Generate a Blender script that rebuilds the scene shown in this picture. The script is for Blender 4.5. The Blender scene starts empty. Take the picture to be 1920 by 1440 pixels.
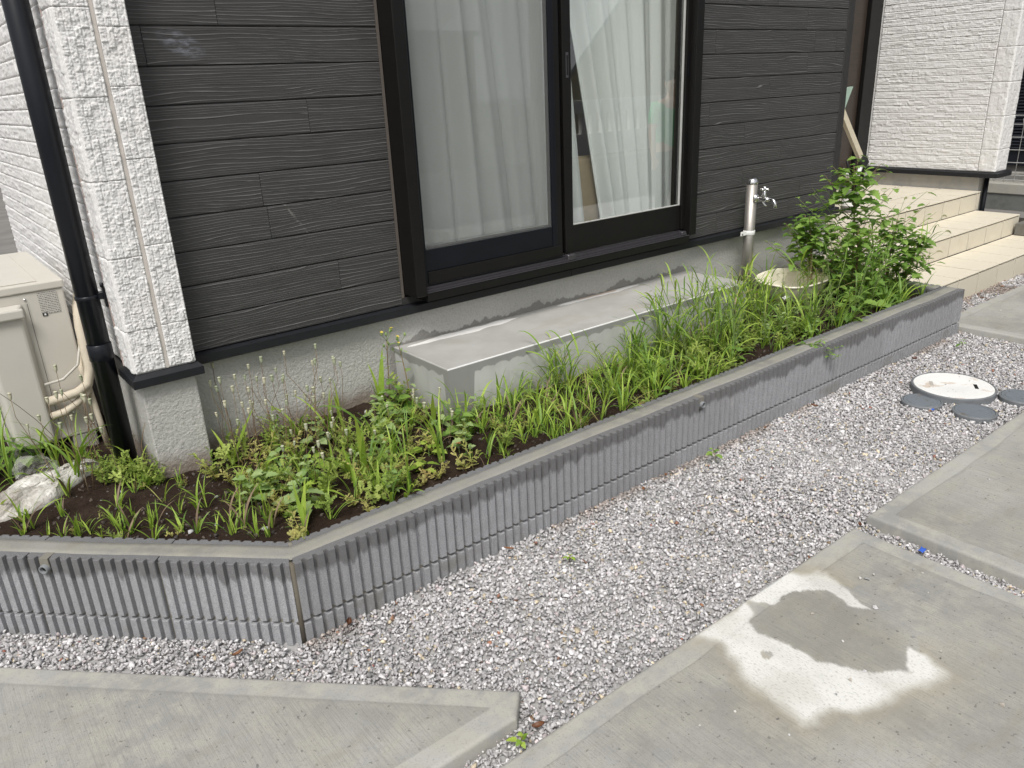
import bpy, bmesh, math, random
import numpy as np
from mathutils import Matrix, Vector, Euler

R = math.radians
scene = bpy.context.scene
COL = scene.collection
random.seed(7)
RNG = np.random.default_rng(11)

# ------------------------------------------------------------------ camera
CAM = Vector((-0.4556, -2.8212, 1.4527))
PITCH, ROLL, YAW, FPX = 0.36432, -0.04670, 0.65609, 1465.07
cd = bpy.data.cameras.new('camera')
cam = bpy.data.objects.new('camera', cd)
COL.objects.link(cam)
fw = Vector((math.sin(YAW) * math.cos(PITCH), math.cos(YAW) * math.cos(PITCH), -math.sin(PITCH)))
r0 = Vector((math.cos(YAW), -math.sin(YAW), 0))
u0 = r0.cross(fw)
rt = math.cos(ROLL) * r0 + math.sin(ROLL) * u0
up = -math.sin(ROLL) * r0 + math.cos(ROLL) * u0
mw = Matrix((rt, up, -fw)).transposed().to_4x4()
mw.translation = CAM
cam.matrix_world = mw
cd.sensor_width = 36.0
cd.lens = FPX / 1920 * 36.0
cd.clip_start = 0.05
cd.clip_end = 800
scene.camera = cam

# ------------------------------------------------------------------ world, sun, exposure
SUN_EL, SUN_AZ = 56.0, 226.0         # elevation; compass direction the light comes from (0 = +y, clockwise)
world = bpy.data.worlds.new('World')
scene.world = world
world.use_nodes = True
wn = world.node_tree
wn.nodes.clear()
sky = wn.nodes.new('ShaderNodeTexSky')
sky.sky_type = 'NISHITA'
sky.sun_disc = False
sky.sun_elevation = R(SUN_EL)
sky.sun_rotation = R(SUN_AZ)
sky.air_density = 1.0
sky.dust_density = 4.0
sky.ozone_density = 1.0
hs = wn.nodes.new('ShaderNodeHueSaturation')
hs.inputs['Saturation'].default_value = 0.22
bg = wn.nodes.new('ShaderNodeBackground')
bg.inputs['Strength'].default_value = 0.11
wo = wn.nodes.new('ShaderNodeOutputWorld')
wn.links.new(sky.outputs[0], hs.inputs['Color'])
wn.links.new(hs.outputs[0], bg.inputs['Color'])
wn.links.new(bg.outputs[0], wo.inputs['Surface'])

sl = bpy.data.lights.new('sun', 'SUN')
sl.energy = 2.1
sl.angle = R(20)
sl.color = (1.0, 0.97, 0.92)
sun = bpy.data.objects.new('sun', sl)
COL.objects.link(sun)
sd = Vector((math.sin(R(SUN_AZ)) * math.cos(R(SUN_EL)), math.cos(R(SUN_AZ)) * math.cos(R(SUN_EL)), math.sin(R(SUN_EL))))
sun.rotation_euler = sd.to_track_quat('Z', 'Y').to_euler()
sun.location = (0, -4, 8)

scene.view_settings.view_transform = 'Standard'
scene.view_settings.look = 'None'
scene.view_settings.gamma = 1.0
scene.view_settings.use_curve_mapping = False
scene.view_settings.exposure = 0.26
scene.cycles.max_bounces = 6
scene.cycles.transparent_max_bounces = 10
scene.cycles.use_denoising = True

# ------------------------------------------------------------------ helpers: objects and meshes
def tag(o, label=None, cat=None, group=None, kind=None):
    if label: o['label'] = label
    if cat: o['category'] = cat
    if group: o['group'] = group
    if kind or cat: o['kind'] = kind or 'thing'
    return o

def empty(name, loc=(0, 0, 0), parent=None):
    o = bpy.data.objects.new(name, None)
    o.empty_display_size = 0.05
    COL.objects.link(o)
    o.location = loc
    if parent is not None:
        o.parent = parent
        o.matrix_parent_inverse = Matrix.Translation(-wloc(parent))
    return o

def wloc(o):
    # world location of an unrotated empty or mesh whose parents are unrotated too
    if o.parent is None:
        return Vector(o.location)
    return wloc(o.parent) + (Vector(o.location) + o.matrix_parent_inverse.translation)

def put(name, me, mat=None, parent=None, loc=None):
    """link a mesh whose vertices are in world coordinates"""
    o = bpy.data.objects.new(name, me)
    COL.objects.link(o)
    if loc is not None: o.location = loc
    if mat is not None and len(me.materials) == 0: me.materials.append(mat)
    if parent is not None:
        o.parent = parent
        o.matrix_parent_inverse = Matrix.Translation(-wloc(parent))
    return o

def mesh(name, V, F, smooth=False):
    me = bpy.data.meshes.new(name)
    me.from_pydata([tuple(v) for v in V], [], [tuple(f) for f in F])
    if smooth: me.polygons.foreach_set('use_smooth', [True] * len(me.polygons))
    me.update()
    return me

def mesh_np(name, V, F, smooth=False):
    V = np.asarray(V, dtype=np.float32); F = np.asarray(F, dtype=np.int32)
    n, k = F.shape
    me = bpy.data.meshes.new(name)
    me.vertices.add(len(V)); me.vertices.foreach_set('co', V.ravel())
    me.loops.add(n * k); me.loops.foreach_set('vertex_index', F.ravel())
    me.polygons.add(n)
    me.polygons.foreach_set('loop_start', np.arange(0, n * k, k, dtype=np.int32))
    me.polygons.foreach_set('loop_total', np.full(n, k, dtype=np.int32))
    if smooth: me.polygons.foreach_set('use_smooth', np.ones(n, dtype=bool))
    me.update(calc_edges=True)
    me.validate()
    return me

def attr_color(me, name, C):
    a = me.color_attributes.new(name, 'FLOAT_COLOR', 'POINT')
    C = np.asarray(C, dtype=np.float32)
    if C.ndim == 1: C = np.stack([C, C, C], 1)
    a.data.foreach_set('color', np.concatenate([C, np.ones((len(C), 1), np.float32)], 1).ravel())

def grid_faces(n, m, flip=False):
    i = np.arange(n - 1)[:, None]; j = np.arange(m - 1)[None, :]
    a = (i * m + j).ravel(); b = ((i + 1) * m + j).ravel(); c = b + 1; d = a + 1
    return np.stack([a, d, c, b] if flip else [a, b, c, d], 1)

def box_me(name, lo, hi, bev=0.0, seg=1):
    bm = bmesh.new()
    bmesh.ops.create_cube(bm, size=1.0)
    lo, hi = Vector(lo), Vector(hi)
    for v in bm.verts:
        v.co = Vector(((lo.x + hi.x) / 2 + v.co.x * (hi.x - lo.x), (lo.y + hi.y) / 2 + v.co.y * (hi.y - lo.y), (lo.z + hi.z) / 2 + v.co.z * (hi.z - lo.z)))
    if bev > 0:
        bmesh.ops.bevel(bm, geom=bm.edges[:], offset=bev, segments=seg, affect='EDGES', profile=0.5)
    me = bpy.data.meshes.new(name)
    bm.to_mesh(me); bm.free()
    return me

def box(name, lo, hi, mat, parent=None, bev=0.0, seg=1):
    return put(name, box_me(name, lo, hi, bev, seg), mat, parent)

def multi_box(name, boxes, mat, parent=None, bev=0.0):
    bm = bmesh.new()
    for lo, hi in boxes:
        r = bmesh.ops.create_cube(bm, size=1.0)
        lo, hi = Vector(lo), Vector(hi)
        for v in r['verts']:
            v.co = Vector(((lo.x + hi.x) / 2 + v.co.x * (hi.x - lo.x), (lo.y + hi.y) / 2 + v.co.y * (hi.y - lo.y), (lo.z + hi.z) / 2 + v.co.z * (hi.z - lo.z)))
    if bev > 0:
        bmesh.ops.bevel(bm, geom=bm.edges[:], offset=bev, segments=1, affect='EDGES')
    me = bpy.data.meshes.new(name)
    bm.to_mesh(me); bm.free()
    return put(name, me, mat, parent)

def prism_x(name, prof, x0, x1, mat, parent=None):
    """extrude a closed (y,z) profile from x0 to x1"""
    n = len(prof)
    V = [(x0, y, z) for y, z in prof] + [(x1, y, z) for y, z in prof]
    F = [(i, (i + 1) % n, n + (i + 1) % n, n + i) for i in range(n)] + [tuple(range(n))[::-1], tuple(range(n, 2 * n))]
    me = mesh(name, V, F)
    fix(me)
    return put(name, me, mat, parent)

def fix(me):
    bm = bmesh.new(); bm.from_mesh(me)
    bmesh.ops.recalc_face_normals(bm, faces=bm.faces)
    bm.to_mesh(me); bm.free()

def tube_vf(pts, rad, seg=8, cap=True):
    pts = [Vector(p) for p in pts]
    n = len(pts)
    if not hasattr(rad, '__len__'): rad = [rad] * n
    V, F = [], []
    t0 = (pts[1] - pts[0]).normalized()
    a = Vector((0, 0, 1)) if abs(t0.z) < 0.9 else Vector((1, 0, 0))
    nrm = t0.cross(a).normalized()
    for i, p in enumerate(pts):
        t = (pts[min(i + 1, n - 1)] - pts[max(i - 1, 0)]).normalized()
        nrm = (nrm - t * nrm.dot(t)).normalized()
        b = t.cross(nrm)
        for k in range(seg):
            an = 2 * math.pi * k / seg
            V.append(p + (nrm * math.cos(an) + b * math.sin(an)) * rad[i])
    for i in range(n - 1):
        for k in range(seg):
            F.append((i * seg + k, i * seg + (k + 1) % seg, (i + 1) * seg + (k + 1) % seg, (i + 1) * seg + k))
    if cap:
        F.append(tuple(range(seg))[::-1]); F.append(tuple((n - 1) * seg + k for k in range(seg)))
    return V, F

def tube(name, pts, rad, mat, parent=None, seg=12, smooth=True):
    V, F = tube_vf(pts, rad, seg)
    return put(name, mesh(name, V, F, smooth), mat, parent)

def lathe_me(name, prof, seg=32, smooth=True):
    """prof: list of (r, z) from bottom to top around z"""
    V, F = [], []
    for r, z in prof:
        for k in range(seg):
            an = 2 * math.pi * k / seg
            V.append((r * math.cos(an), r * math.sin(an), z))
    n = len(prof)
    for i in range(n - 1):
        for k in range(seg):
            F.append((i * seg + k, i * seg + (k + 1) % seg, (i + 1) * seg + (k + 1) % seg, (i + 1) * seg + k))
    F.append(tuple(range(seg))[::-1]); F.append(tuple((n - 1) * seg + k for k in range(seg)))
    return mesh(name, V, F, smooth)

def join_vf(parts):
    V, F = [], []
    for v, f in parts:
        o = len(V)
        V += [tuple(x) for x in v]
        F += [tuple(i + o for i in q) for q in f]
    return V, F

def autosmooth(o, ang=35):
    me = o.data
    me.polygons.foreach_set('use_smooth', [True] * len(me.polygons))
    bm = bmesh.new(); bm.from_mesh(me)
    for e in bm.edges:
        if len(e.link_faces) == 2 and e.calc_face_angle(0) > R(ang): e.smooth = False
    bm.to_mesh(me); bm.free()
    return o

# value noise in numpy
def _hash(ix, iy, seed):
    n = (ix.astype(np.int64) * 374761393 + iy.astype(np.int64) * 668265263 + seed * 974711) & 0x7fffffff
    n = ((n ^ (n >> 13)) * 1274126177) & 0x7fffffff
    return ((n ^ (n >> 16)) & 0xffff) / 65535.0

def vnoise(x, y, seed=0):
    x = np.asarray(x, float); y = np.asarray(y, float)
    ix = np.floor(x); iy = np.floor(y)
    fx = x - ix; fy = y - iy
    fx = fx * fx * (3 - 2 * fx); fy = fy * fy * (3 - 2 * fy)
    a = _hash(ix, iy, seed); b = _hash(ix + 1, iy, seed); c = _hash(ix, iy + 1, seed); d = _hash(ix + 1, iy + 1, seed)
    return (a * (1 - fx) + b * fx) * (1 - fy) + (c * (1 - fx) + d * fx) * fy

def fbm(x, y, seed=0, octv=4):
    s = 0; a = 0.5; t = 0
    for k in range(octv):
        s = s + a * vnoise(x * 2 ** k, y * 2 ** k, seed + k * 17); t += a; a *= 0.5
    return s / t

def inpoly(x, y, poly):
    x = np.asarray(x); y = np.asarray(y)
    r = np.zeros(x.shape, bool)
    n = len(poly)
    for i in range(n):
        x1, y1 = poly[i]; x2, y2 = poly[(i + 1) % n]
        c = ((y1 > y) != (y2 > y)) & (x < (x2 - x1) * (y - y1) / (y2 - y1 + 1e-12) + x1)
        r ^= c
    return r

def distpoly(x, y, poly, closed=True):
    d = np.full(np.shape(x), 1e9)
    n = len(poly)
    for i in range(n if closed else n - 1):
        ax, ay = poly[i]; bx, by = poly[(i + 1) % n]
        dx, dy = bx - ax, by - ay
        t = np.clip(((x - ax) * dx + (y - ay) * dy) / (dx * dx + dy * dy + 1e-12), 0, 1)
        d = np.minimum(d, np.hypot(x - ax - t * dx, y - ay - t * dy))
    return d

# ------------------------------------------------------------------ helpers: materials
class Mat:
    def __init__(self, name, rough=0.8, spec=0.3, metal=0.0):
        self.m = bpy.data.materials.new(name)
        self.m.use_nodes = True
        self.t = self.m.node_tree
        self.t.nodes.clear()
        self.out = self.t.nodes.new('ShaderNodeOutputMaterial')
        self.p = self.t.nodes.new('ShaderNodeBsdfPrincipled')
        self.t.links.new(self.p.outputs[0], self.out.inputs['Surface'])
        self.p.inputs['Roughness'].default_value = rough
        self.p.inputs['Specular IOR Level'].default_value = spec
        self.p.inputs['Metallic'].default_value = metal
        self._pos = None

    def set(self, sock, v):
        if hasattr(v, 'is_output') or isinstance(v, bpy.types.NodeSocket):
            self.t.links.new(v, sock)
        else:
            if hasattr(sock.default_value, '__len__') and len(sock.default_value) == 4 and len(v) == 3:
                v = (*v, 1.0)
            sock.default_value = v

    def n(self, typ, ins=None, out=0, **props):
        nd = self.t.nodes.new('ShaderNode' + typ)
        for k, v in props.items(): setattr(nd, k, v)
        for k, v in (ins or {}).items(): self.set(nd.inputs[k], v)
        return nd.outputs[out]

    def pos(self):
        if self._pos is None: self._pos = self.n('NewGeometry')
        return self._pos

    def obj(self):
        return self.n('TexCoord', out=3)

    def sep(self, v):
        nd = self.t.nodes.new('ShaderNodeSeparateXYZ')
        self.t.links.new(v, nd.inputs[0])
        return nd.outputs

    def vec(self, x=0.0, y=0.0, z=0.0):
        return self.n('CombineXYZ', {0: x, 1: y, 2: z})

    def vmul(self, v, s):
        return self.n('VectorMath', {0: v, 1: s}, operation='MULTIPLY')

    def vadd(self, v, s):
        return self.n('VectorMath', {0: v, 1: s}, operation='ADD')

    def math(self, op, a, b=0.0, c=0.0, clamp=False):
        return self.n('Math', {0: a, 1: b, 2: c}, operation=op, use_clamp=clamp)

    def noise(self, vec, scale=5.0, detail=3.0, rough=0.55, dist=0.0, w=None):
        ins = {'Vector': vec, 'Scale': scale, 'Detail': detail, 'Roughness': rough, 'Distortion': dist}
        if w is not None:
            return self.n('TexNoise', {**ins, 'W': w}, noise_dimensions='4D')
        return self.n('TexNoise', ins)

    def vor(self, vec, scale=5.0, out=0, feature='F1', rnd=1.0):
        return self.n('TexVoronoi', {'Vector': vec, 'Scale': scale, 'Randomness': rnd}, out=out, feature=feature)

    def ramp(self, fac, stops):
        nd = self.t.nodes.new('ShaderNodeValToRGB')
        self.set(nd.inputs[0], fac)
        cr = nd.color_ramp
        while len(cr.elements) > 1: cr.elements.remove(cr.elements[-1])
        for i, (p, col) in enumerate(stops):
            e = cr.elements[0] if i == 0 else cr.elements.new(p)
            e.position = p
            if not hasattr(col, '__len__'): col = (col, col, col)
            e.color = (*col[:3], 1.0)
        return nd.outputs[0]

    def step(self, v, a, b):
        return self.n('MapRange', {'Value': v, 'From Min': a, 'From Max': b}, interpolation_type='SMOOTHSTEP')

    def mix(self, f, a, b, mode='MIX'):
        nd = self.t.nodes.new('ShaderNodeMix')
        nd.data_type = 'RGBA'; nd.blend_type = mode
        self.set(nd.inputs[0], f); self.set(nd.inputs[6], a); self.set(nd.inputs[7], b)
        return nd.outputs[2]

    def bump(self, h, strength=0.5, dist=0.005, normal=None):
        ins = {'Height': h, 'Strength': strength, 'Distance': dist}
        if normal is not None: ins['Normal'] = normal
        return self.n('Bump', ins)

    def attr(self, name):
        return self.n('Attribute', attribute_name=name)

    def rnd(self):
        return self.n('ObjectInfo', out=5)

    def col(self, c): self.set(self.p.inputs['Base Color'], c); return self
    def rough(self, c): self.set(self.p.inputs['Roughness'], c); return self
    def nrm(self, c): self.set(self.p.inputs['Normal'], c); return self

def plain(name, c, rough=0.6, spec=0.4, metal=0.0, var=0.08, scale=30.0, bump=0.0):
    m = Mat(name, rough, spec, metal)
    nz = m.noise(m.pos(), scale, 4)
    m.col(m.mix(nz, tuple(x * (1 - var * 1.6) for x in c), tuple(min(1, x * (1 + var * 1.6)) for x in c)))
    if bump: m.nrm(m.bump(nz, bump, 0.002))
    return m.m
# ------------------------------------------------------------------ materials
def m_concrete(name, base, broom=0.0, patch=False, band=None):
    m = Mat(name, 0.85, 0.25)
    P = m.pos()
    big = m.noise(P, 2.3, 5, 0.6)
    mid = m.noise(P, 14, 5, 0.65)
    fine = m.noise(P, 220, 3, 0.6)
    c = m.mix(m.step(big, 0.32, 0.68), tuple(x * 0.80 for x in base), tuple(x * 1.10 for x in base))
    c = m.mix(m.step(mid, 0.38, 0.66), c, (base[0] * 1.10, base[1] * 1.08, base[2] * 1.02))
    c = m.mix(m.math('MULTIPLY', m.step(fine, 0.52, 0.75), 0.5), c, tuple(x * 0.55 for x in base))
    # brown wash marks
    st = m.noise(m.vmul(P, (1.0, 3.0, 1.0)), 3.1, 6, 0.7)
    c = m.mix(m.math('MULTIPLY', m.step(st, 0.54, 0.70), 0.40), c, (base[0] * 0.74, base[1] * 0.68, base[2] * 0.58))
    if broom:
        a = m.attr('mask')
        s = m.sep(a)
        br = m.noise(m.vmul(P, (170, 5, 1)), 1.0, 4, 0.8)
        pits = m.noise(m.vmul(P, (210, 105, 1)), 1.0, 3, 0.6)
        inner = s[0]
        c = m.mix(m.math('MULTIPLY', m.math('MULTIPLY', m.step(br, 0.44, 0.70), inner), 0.55), c, tuple(x * 0.66 for x in base))
        c = m.mix(m.math('MULTIPLY', m.math('MULTIPLY', m.step(pits, 0.60, 0.72), inner), 0.62), c, tuple(x * 0.42 for x in base))
        ln = m.math('MULTIPLY', m.step(inner, .15, .5), m.step(inner, .95, .6))
        c = m.mix(m.math('MULTIPLY', ln, 0.30), c, tuple(x * 0.5 for x in base))
        c = m.mix(m.math('MULTIPLY', inner, m.math('ADD', .06, m.math('MULTIPLY', m.step(m.noise(P, 1.6, 5, .65), .35, .65), .26))), c, (base[0] * .52, base[1] * .50, base[2] * .45))
        spk = m.noise(P, 75, 2, .5)
        c = m.mix(m.math('MULTIPLY', m.math('MULTIPLY', m.step(spk, .67, .72), inner), .7), c, tuple(x * .35 for x in base))
        # white bloom stain and its brown fringe
        fr = m.math('MULTIPLY', s[2], 0.42)
        c = m.mix(fr, c, (base[0] * 0.95, base[1] * 0.82, base[2] * 0.55))
        wht = m.mix(m.math('MULTIPLY', m.step(pits, 0.52, 0.68), 0.75), (0.68, 0.675, 0.645), (0.42, 0.415, 0.39))
        dm = m.sep(m.attr('damp'))[0]
        c = m.mix(m.math('MULTIPLY', dm, 0.36), c, (base[0] * .54, base[1] * .51, base[2] * .44))
        c = m.mix(s[1], c, wht)
        h = m.math('ADD', m.math('MULTIPLY', m.math('MULTIPLY', br, inner), broom), m.math('MULTIPLY', fine, 0.35))
        m.nrm(m.bump(h, 0.55, 0.003))
    else:
        m.nrm(m.bump(m.math('ADD', m.math('MULTIPLY', mid, 0.6), m.math('MULTIPLY', fine, 0.4)), 0.35, 0.002))
    m.col(c)
    return m.m

MSLAB = m_concrete('broomed_concrete', (0.362, 0.358, 0.338), broom=1.0)

def m_block():
    m = Mat('split_rib_block', 0.92, 0.15)
    P = m.pos(); x, y, z = m.sep(P)
    sp = m.noise(P, 420, 2, 0.6)
    md = m.noise(P, 30, 4, 0.6)
    rn = m.rnd()
    base = m.mix(m.step(sp, 0.35, 0.7), (0.25, 0.254, 0.268), (0.47, 0.474, 0.492))
    base = m.mix(m.math('MULTIPLY', m.step(md, 0.35, 0.75), 0.30), base, (0.25, 0.25, 0.255))
    base = m.mix(m.math('MULTIPLY', rn, 0.45), base, (0.24, 0.24, 0.243))
    stv = m.noise(m.vmul(P, (55, 55, 5)), 1.0, 4, .7)
    base = m.mix(m.math('MULTIPLY', m.step(stv, .55, .75), .35), base, (.17, .168, .16))
    base = m.mix(m.math('MULTIPLY', m.step(m.noise(m.vmul(P, (30, 30, 8)), 1.0, 4, .7), .62, .75), .35), base, (.50, .495, .48))
    # damp stain creeping down from the top with a ragged lower edge
    u = m.math('SUBTRACT', x, y)
    w = m.noise(m.vec(u, 0.0, 0.0), 6.5, 4, 0.75)
    dep = m.math('ADD', 0.012, m.math('MULTIPLY', m.math('POWER', w, 2.2), 0.19))
    lim = m.math('SUBTRACT', 0.256, dep)
    f = m.n('MapRange', {'Value': m.math('SUBTRACT', z, lim), 'From Min': -0.006, 'From Max': 0.010})
    c = m.mix(m.math('MULTIPLY', f, 0.62), base, (0.075, 0.073, 0.070))
    # greenish grey grime at the foot, patchy
    g = m.math('MULTIPLY', m.step(m.noise(P, 5.5, 3), 0.5, 0.7), m.step(z, 0.07, 0.03))
    c = m.mix(m.math('MULTIPLY', g, 0.5), c, (0.16, 0.15, 0.115))
    m.col(c)
    m.nrm(m.bump(m.math('ADD', sp, m.math('MULTIPLY', md, 0.5)), 0.7, 0.0018))
    return m.m
MBLOCK = m_block()
MMORTAR = m_concrete('mortar_fill', (0.262, 0.257, 0.235))
MJOINT = m_concrete('mortar_joint', (0.20, 0.19, 0.165))

def m_gravel():
    m = Mat('crushed_limestone', 0.75, 0.3)
    a = m.attr('tint')
    P = m.pos()
    nz = m.noise(P, 260, 3, 0.6)
    c = m.mix(m.math('MULTIPLY', m.step(nz, 0.35, 0.7), 0.35), a, m.mix(0.3, a, (0.85, 0.85, 0.87)))
    m.col(c)
    m.nrm(m.bump(nz, 0.35, 0.002))
    return m.m
MGRAVEL = m_gravel()

def m_soil():
    m = Mat('dark_soil', 0.95, 0.1)
    P = m.pos()
    a = m.noise(P, 60, 5, 0.7); b = m.noise(P, 9, 3)
    c = m.mix(a, (0.013, 0.0085, 0.0065), (0.050, 0.033, 0.024))
    c = m.mix(m.math('MULTIPLY', m.step(b, 0.45, 0.7), 0.5), c, (0.062, 0.045, 0.034))
    m.col(c); m.nrm(m.bump(a, 1.0, 0.012))
    return m.m
MSOIL = m_soil()
MGROUND = plain('yard_ground', (0.20, 0.19, 0.18), 0.95, 0.1, var=0.25, scale=3)
MASPHALT = plain('asphalt', (0.055, 0.055, 0.056), 0.9, 0.2, var=0.2, scale=90, bump=0.4)

def m_woodsiding():
    m = Mat('charcoal_woodgrain_board', 0.55, 0.35)
    P = m.pos(); x, y, z = m.sep(P)
    r = m.math('MULTIPLY', m.rnd(), 37.0)
    lo = m.noise(m.vec(m.math('MULTIPLY', x, 1.5), m.math('MULTIPLY', z, 8.0), 0.0), 1.0, 2.0, 0.5, 0.0, w=r)
    lo2 = m.noise(m.vec(m.math('MULTIPLY', x, 0.35), m.math('MULTIPLY', z, 20.0), 3.0), 1.0, 1.5, 0.5, 0.0, w=r)
    ph = m.math('ADD', m.math('MULTIPLY', z, 94.0), m.math('ADD', m.math('MULTIPLY', lo, 6.5), m.math('MULTIPLY', lo2, 3.8)))
    s = m.math('SINE', m.math('MULTIPLY', ph, 6.2832))
    ridge = m.step(s, 0.52, 0.96)
    vis = m.step(m.noise(m.vec(m.math('MULTIPLY', x, 2.5), m.math('MULTIPLY', z, 60.0), 8.0), 1.0, 3, 0.6, 0.0, w=r), 0.30, 0.60)
    ridge = m.math('MULTIPLY', ridge, vis)
    fib = m.noise(m.vec(m.math('MULTIPLY', x, 40.0), m.math('MULTIPLY', z, 600.0), 0.0), 1.0, 3, 0.7, 0.0, w=r)
    grey = m.noise(m.vec(m.math('MULTIPLY', x, 3.0), m.math('MULTIPLY', z, 25.0), 5.0), 1.0, 3, 0.6, 0.0, w=r)
    c = m.mix(grey, (0.030, 0.0292, 0.0288), (0.062, 0.0608, 0.0602))
    c = m.mix(m.math('MULTIPLY', fib, 0.35), c, (0.072, 0.0705, 0.0698))
    c = m.mix(m.math('MULTIPLY', ridge, 0.56), c, (0.235, 0.231, 0.229))
    m.col(c)
    h = m.math('ADD', ridge, m.math('MULTIPLY', fib, 0.25))
    m.nrm(m.bump(h, 0.9, 0.004))
    return m
_ws = m_woodsiding()
# pale scuff marks on the boards (left by something rubbed against them)
_P = _ws.pos()
def scuff(c0, sx, sz, sh, col, amt):
    x, y, z = _ws.sep(_P)
    dx = _ws.math('DIVIDE', _ws.math('SUBTRACT', x, c0[0]), sx)
    dz = _ws.math('DIVIDE', _ws.math('SUBTRACT', _ws.math('SUBTRACT', z, c0[1]), _ws.math('MULTIPLY', _ws.math('SUBTRACT', x, c0[0]), sh)), sz)
    d = _ws.math('ADD', _ws.math('MULTIPLY', dx, dx), _ws.math('MULTIPLY', dz, dz))
    nz = _ws.noise(_ws.vmul(_P, (22, 22, 75)), 1.0, 5, 0.7)
    f = _ws.math('MULTIPLY', _ws.step(d, 1.0, 0.0), _ws.step(nz, 0.42, 0.66))
    base = _ws.p.inputs['Base Color'].links[0].from_socket
    _ws.col(_ws.mix(_ws.math('MULTIPLY', f, amt), base, col))
scuff((0.43, 1.625), 0.085, 0.045, -0.35, (0.30, 0.32, 0.38), 0.62)
scuff((0.735, 1.025), 0.055, 0.012, -1.5, (0.32, 0.31, 0.29), 0.7)
MBOARD = _ws.m
MBOARDTRIM = plain('charcoal_corner', (0.034, 0.0335, 0.0335), 0.6, 0.3, var=0.25, scale=40, bump=0.3)

def m_whitestone():
    m = Mat('white_stone_siding', 0.75, 0.3)
    P = m.pos()
    n1 = m.noise(P, 85, 5, 0.65); n2 = m.noise(P, 7, 3)
    c = m.mix(n1, (0.64, 0.63, 0.62), (0.80, 0.795, 0.785))
    c = m.mix(m.math('MULTIPLY', m.step(n2, 0.5, 0.75), 0.35), c, (0.66, 0.63, 0.60))
    m.col(c)
    m.nrm(m.bump(n1, 0.7, 0.003))
    return m.m
MSTONE = m_whitestone()
MSEAL = plain('beige_sealant', (0.56, 0.52, 0.475), 0.6, 0.3, var=0.08, scale=20)
MPINK = plain('siding_edge', (0.50, 0.40, 0.36), 0.7, 0.2)
MTRIM = plain('black_flashing', (0.013, 0.014, 0.017), 0.45, 0.35, var=0.2, scale=25)
MFRAME = plain('black_aluminium', (0.008, 0.0075, 0.0072), 0.42, 0.25, var=0.15, scale=12)
MFRAME2 = plain('black_screen_aluminium', (0.006, 0.0075, 0.011), 0.42, 0.25, var=0.15, scale=12)
MRAIL = plain('worn_sill_rail', (0.10, 0.095, 0.105), 0.4, 0.5, metal=0.6, var=0.2, scale=60)
MPIPE = plain('black_pvc', (0.007, 0.0085, 0.012), 0.32, 0.35, var=0.15, scale=9)

def m_stucco():
    m = Mat('sprayed_stucco', 0.9, 0.15)
    P = m.pos(); x, y, z = m.sep(P)
    n1 = m.noise(P, 95, 4, 0.6); n2 = m.noise(P, 3, 4); n3 = m.noise(P, 38, 3, 0.6)
    c = m.mix(n2, (0.43, 0.425, 0.40), (0.54, 0.535, 0.51))
    c = m.mix(m.math('MULTIPLY', m.step(n1, 0.55, 0.35), 0.35), c, (0.33, 0.325, 0.305))
    # soil splash above the bed
    edge = m.math('ADD', 0.205, m.math('MULTIPLY', m.noise(P, 9, 5, 0.7), 0.11))
    f = m.step(m.math('SUBTRACT', z, edge), 0.055, -0.04)
    inner = m.step(x, 1.25, 1.0)
    c = m.mix(m.math('MULTIPLY', f, 0.72), c, (0.17, 0.115, 0.080))
    # damp line above the concrete step
    wx = m.noise(m.vec(x, 0.0, 0.0), 4.5, 4, 0.7)
    lim = m.math('ADD', 0.418, m.math('MULTIPLY', m.step(wx, 0.30, 0.75), 0.062))
    inx = m.math('MULTIPLY', m.step(x, 1.05, 1.10), m.step(x, 3.06, 3.0))
    d = m.math('MULTIPLY', m.n('MapRange', {'Value': m.math('SUBTRACT', lim, z), 'From Min': -0.003, 'From Max': 0.004}), inx)
    c = m.mix(m.math('MULTIPLY', d, 0.72), c, (0.19, 0.182, 0.168))
    m.col(c)
    m.nrm(m.bump(m.math('ADD', m.math('MULTIPLY', n3, 0.7), n1), 0.85, 0.006))
    return m.m
MSTUCCO = m_stucco()

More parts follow.
